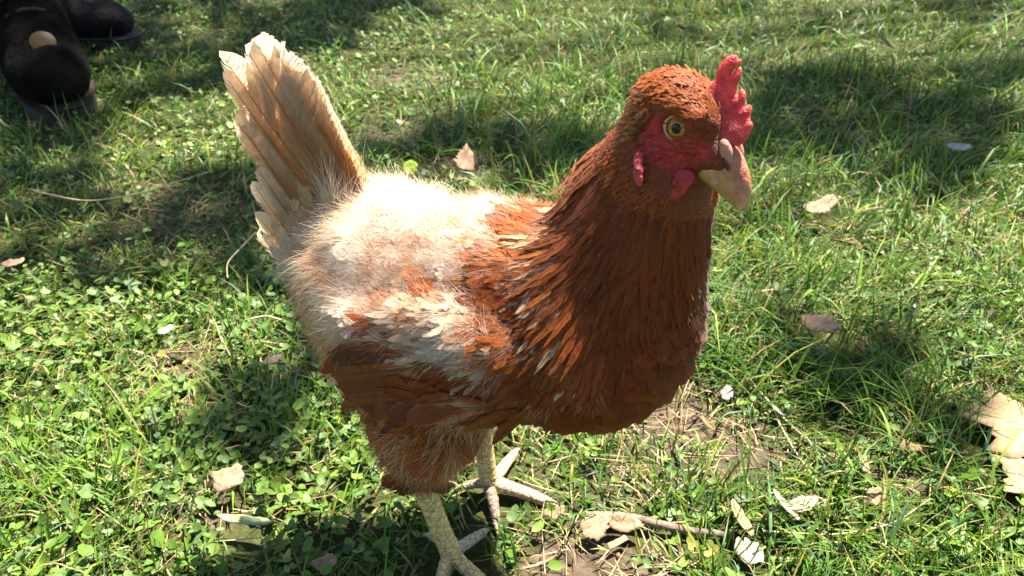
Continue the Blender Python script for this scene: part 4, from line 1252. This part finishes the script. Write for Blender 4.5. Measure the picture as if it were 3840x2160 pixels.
# long dry stalks
M_STALK = m_plain('dry_stalk', (.34, .25, .13), (.60, .49, .30), 120, .7, .2)
def stalk(pts, r, label):
    pts = np.array(pts, float)
    f = np.linspace(0, 1, 26); t = np.linspace(0, 1, len(pts))
    P = np.stack([np.interp(f, t, pts[:, i]) for i in range(3)], -1)
    for _ in range(8):
        P[1:-1] = (P[:-2] + 2 * P[1:-1] + P[2:]) / 4
    V, Q = tube(P, r * lerp(1, .55, f), 6)
    mk('dry_stalk', V, Q, M_STALK, None, label=label, category='stalk', group='dry grass stalks')
stalk([(.193, .387, .012), (.245, .381, .014), (.292, .389, .018), (.328, .412, .020)], .0009, 'long pale dry stalk running right from the upright leaf by the twig')
stalk([(.222, .552, .018), (.243, .505, .012), (.262, .474, .010), (.286, .452, .010)], .0011, 'dry brown stalk slanting down beside the bare soil')
stalk([(.235, .505, .014), (.240, .470, .012), (.250, .432, .012)], .0010, 'pale kinked stalk right of the bare soil')
stalk([(-.235, .640, .022), (-.252, .645, .024), (-.272, .640, .022)], .0012, 'short grey stick in the grass left of the tail')
stalk([(-.303, .800, .030), (-.305, .77, .034), (-.318, .735, .030), (-.310, .71, .026)], .0012, 'pale bent straw standing in the shaded grass left of the tail')
stalk([(-.62, .905, .030), (-.53, .865, .034), (-.47, .885, .036), (-.40, .955, .034)], .0009, 'long pale straw blade lying across the left of the lawn')
stalk([(.120, .42, .008), (.155, .445, .012), (.172, .455, .010)], .0008, 'thin dry stalk above the twig')

# ------------------------------------------------------------------ boots at the upper left
M_BOOT = m_plain('dark_boot_leather', (.004, .0035, .003), (.013, .010, .0075), 22, 1.0, .04, (90, .9, .006))
M_BOOT2 = m_plain('worn_boot_leather', (.007, .007, .008), (.032, .026, .022), 26, .9, .10, (90, .9, .006))
M_SOLE = m_plain('boot_sole', (.030, .026, .022), (.075, .065, .055), 40, .85, .2, (120, .5, .003))
M_WELT = m_plain('boot_welt', (.015, .009, .006), (.035, .02, .012), 40, .8, .2)
M_BADGE = m_plain('yellow_badge', (.045, .020, .002), (.075, .034, .003), 50, .5, .3)
M_LACE = m_plain('boot_lace', (.02, .018, .015), (.05, .042, .035), 200, .9, .1)
def boot(loc, rz, label, leather, badge, welt, sc=1.0):
    root = empty('boot', loc, rz, label=label, category='boot', group='boots of someone standing at upper left')
    def f(p):
        d = s_cone(p, (-.085, 0, .075), (.045, 0, .068), .050, .046)
        d = smin(d, s_ell(p, (.090, 0, .052), (.082, .052, .042)), .03)
        d = smin(d, s_cone(p, (-.075, 0, .09), (-.095, 0, .27), .052, .060), .04)
        d = smin(d, s_cone(p, (.01, 0, .09), (-.062, 0, .17), .034, .04), .03)
        cr = .0016 * noise(p, 16, 2, 4) + .0045 * np.sin(p[..., 0] * 150 + p[..., 2] * 110 + 4 * np.sin(p[..., 1] * 30)) * np.exp(-((p[..., 0] - .03) / .05) ** 2)
        cr = cr + .004 * np.sin(p[..., 2] * 190 + p[..., 1] * 60) * np.exp(-((p[..., 2] - .15) / .045) ** 2)
        d = d + cr
        return np.maximum(np.maximum(d, .022 - p[..., 2]), p[..., 2] - .262)
    V, Q, N = surface_nets(f, (-.17, -.075, .012), (.19, .075, .275), .005)
    mk('upper', V, Q, leather, root)
    a = np.linspace(0, 2 * np.pi, 64, endpoint=False)
    ca, sa = np.cos(a), np.sin(a)
    ox = .012 + .165 * np.sign(ca) * np.abs(ca) ** .8
    oy = (.050 + .006 * ca - .008 * np.exp(-((ox + .02) / .05) ** 2)) * np.sign(sa) * np.abs(sa) ** .75
    for nm, z0, z1, g, mt in (('sole', .0, .022, 1.0, M_SOLE), ('welt', .0225, .0285, 1.035, welt)):
        Vs = np.concatenate([np.stack([ox * g + .012 * (1 - g), oy * g, 0 * a + z], -1) for z in (z0, z0 + .003, z1 - .002, z1)] + [np.array([[.012, 0, z0], [.012, 0, z1]])])
        Vs[:64, :2] *= .97; Vs[192:256, :2] *= .985
        j = np.arange(64); k = (j + 1) % 64
        Qs = np.concatenate([np.stack([64 * q + j, 64 * q + k, 64 * (q + 1) + k, 64 * (q + 1) + j], -1) for q in range(3)])
        Ts = np.concatenate([np.stack([0 * j + 256, k, j], -1), np.stack([0 * j + 257, 192 + j, 192 + k], -1)])
        mk(nm, Vs, [Qs, Ts], mt, root, smooth=False)
    for i in range(5):                                   # laces across the instep
        t_ = i / 4
        x, z = lerp(.030, -.034, t_), lerp(.122, .196, t_)
        ff = np.linspace(-1, 1, 9)
        P = np.stack([x + .012 - .022 * ff ** 2, ff * .026, z + .006 - .012 * ff ** 2], -1)
        V, Q = tube(P, .0028, 7)
        mk('lace', V, Q, M_LACE, root)
    if badge is not None:
        c = np.array(badge, float)
        while f(c[None].astype(np.float32))[0] > .0005:
            c[0] -= .001
        n_ = unit(np.array([f((c + h)[None].astype(np.float32))[0] - f((c - h)[None].astype(np.float32))[0] for h in np.eye(3) * .012]))
        n_ = unit(n_ + np.array([.9, 0, .1]))
        u_ = unit(np.cross(n_, [0, 0, 1])); v_ = np.cross(n_, u_)
        a = np.linspace(0, 2 * np.pi, 32, endpoint=False)
        Vb = np.concatenate([c + q * (np.cos(a)[:, None] * u_ + np.sin(a)[:, None] * v_) + h * n_ for q, h in ((.0165, -.016), (.0165, .0030), (.0155, .0036), (.003, .0038))])
        j = np.arange(32); k = (j + 1) % 32
        mk('badge', Vb, [np.concatenate([np.stack([32 * q + j, 32 * q + k, 32 * (q + 1) + k, 32 * (q + 1) + j], -1) for q in range(3)]), np.stack([96 + j[1:-1] * 0, 96 + j[1:-1], 96 + j[2:]], -1)], M_BADGE, root)
    root.scale = (sc, sc, sc)
    return root
boot((-.815, 1.345, 0), math.radians(-56), 'near dark leather boot with a round yellow badge on its instep', M_BOOT, (.20, .004, .096), M_WELT, 1.15)
boot((-.915, 1.60, 0), math.radians(-12), 'worn dark boot with grey sole behind the badged boot', M_BOOT2, None, M_SOLE)

# ------------------------------------------------------------------ tree beyond the frame whose crown throws the dappled shade
SHADE = [(-.97, 1.62, .30, 1.2), (-.70, 1.57, .24, 1.2), (-.60, 1.75, .25, 1.), (-.80, 1.17, .20, 1.2), (-.90, 1.35, .25, 1.2), (-.62, .96, .14, 1.2), (-.456, .916, .12, 1.0), (-.335, .885, .12, 1.2), (-.62, .83, .12, 1.1),
         (-.47, .80, .10, .9), (-.30, .77, .12, 1.2), (-.19, .66, .08, 1.1), (-.17, .58, .08, 1.3), (-.20, .52, .06, 1.2), (-.13, .52, .07, 1.2), (-.245, .515, .05, 1.1), (-.19, .445, .04, .8),
         (-.17, 1.12, .09, .9), (-.05, 1.17, .09, .5), (.04, 1.08, .10, .8), (.09, .98, .10, .7), (-.34, 1.80, .22, .9), (.54, 1.17, .12, 1.), (.66, 1.20, .13, 1.), (.52, 1.30, .12, .9), (.56, 1.00, .09, .8),
         (.39, .575, .07, 1.3), (.39, .505, .06, 1.3), (.33, .55, .06, 1.2), (.75, 1.14, .12, .7), (.32, 1.74, .16, .5), (.31, .62, .06, .5), (.36, 1.05, .09, .6), (.20, 1.30, .08, .4), (.17, .50, .05, .5), (.9, 1.45, .12, .6)]
LIGHT = [(-.53, 1.10, .13, 1.), (-.44, 1.17, .10, .8), (-.48, 1.02, .08, .8), (-.42, .64, .13, 1.), (-.35, .68, .08, .8), (-.38, .47, .12, 1.), (-.26, .38, .07, .9), (-.18, 1.48, .16, .9), (-.08, 1.32, .12, .9), (-.25, 1.24, .08, .8),
         (.39, .84, .12, 1.), (.50, .80, .10, 1.), (.55, .72, .10, .9), (.78, 1.30, .10, .6), (.85, 1.66, .2, .8), (.25, .40, .08, 1.), (.33, .38, .10, 1.), (.40, .41, .05, .9), (.02, .44, .05, 1.), (.07, .47, .05, .9), (.45, .52, .04, .8),
         (-.12, .28, .20, 1.6), (-.01, .18, .18, 1.6), (-.27, .32, .12, 1.4), (.10, .36, .07, .8)]
def shade(p):
    s = -.10 + .40 * noise(p, .75, 2) + .18 * noise(p, 2.6, 3)
    inview = sstep(.95, .55, np.abs(p[:, 0]) / (.5 + .72 * p[:, 1].clip(.1))) * sstep(.05, .2, p[:, 1]) * sstep(2.3, 1.9, p[:, 1])
    s = lerp(s + .15, s * .4, inview)
    for x, y, r, k in SHADE:
        s = s + k * np.exp(-((p[:, 0] - x) ** 2 + (p[:, 1] - y) ** 2) / (r * r))
    for x, y, r, k in LIGHT:
        s = s - k * np.exp(-((p[:, 0] - x) ** 2 + (p[:, 1] - y) ** 2) / (r * r))
    return s
rng = np.random.default_rng(8)
P = np.stack([rng.uniform(-2.6, 2.6, 16000), rng.uniform(-1.2, 3.6, 16000)], -1)
sh = shade(P)
P = P[rng.random(len(P)) < sstep(.34, .62, sh)]
k = len(P)
hgt = rng.uniform(3.4, 5.4, k)
LC = np.stack([P[:, 0], P[:, 1], 0 * hgt], -1) + SUNV[None] * (hgt / SUNV[2])[:, None]
tree = empty('tree', (2.7, 3.5, 0), 0, label='leafy garden tree whose overhanging branches dapple the lawn', category='tree')
nrm = unit(np.stack([rng.normal(0, .35, k), rng.normal(0, .35, k), np.ones(k)], -1) + .6 * SUNV)
a = rng.uniform(0, 6.28, k)
X = unit(np.cross(nrm, np.stack([np.cos(a), np.sin(a), 0 * a], -1)))
Y = np.cross(nrm, X)
ls = rng.uniform(.035, .060, k)
tm = np.array([(-1, 0, 0), (-.45, .42, .06), (.35, .46, .06), (1.05, 0, -.1), (.35, -.46, .06), (-.45, -.42, .06), (0, 0, -.05)])
V = LC[:, None] + ls[:, None, None] * (tm[None, :, :1] * X[:, None] + tm[None, :, 1:2] * Y[:, None] + tm[None, :, 2:] * nrm[:, None]) - np.array([2.7, 3.5, 0])
q = np.arange(6)
T3_ = (np.stack([0 * q + 6, q, (q + 1) % 6], -1)[None] + (np.arange(k) * 7)[:, None, None]).reshape(-1, 3)
cl = lerp(np.array([.035, .085, .015]), np.array([.085, .14, .03]), rng.random((k, 1)))
mk('crown', V.reshape(-1, 3), T3_, M_CANOPY, tree, np.repeat(cl, 7, 0))
tr = Acc()
f = np.linspace(0, 1, 14)
V, Q = tube(np.stack([.08 * np.sin(f * 4), .06 * np.sin(f * 3 + 1), -.1 + 4.6 * f], -1), lerp(.16, .07, f) + .08 * np.exp(-f * 14), 14)
tr.add(V, Q)
cen = LC - np.array([2.7, 3.5, 0])
for i in range(26):
    e = cen[rng.integers(0, k)]
    s0 = np.array([.08 * np.sin(f[6 + i % 8] * 4), .06 * np.sin(f[6 + i % 8] * 3 + 1), -.1 + 4.6 * f[6 + i % 8]])
    g = np.linspace(0, 1, 9)[:, None]
    pth = s0 + (e - s0) * g + np.array([0, 0, .25]) * np.sin(g * np.pi) + .05 * rng.normal(size=(9, 3)) * np.sin(g * np.pi)
    V, Q = tube(pth, lerp(.020, .003, g[:, 0]), 7)
    tr.add(V, Q)
tr.build('trunk', M_BARK, tree, col=False)
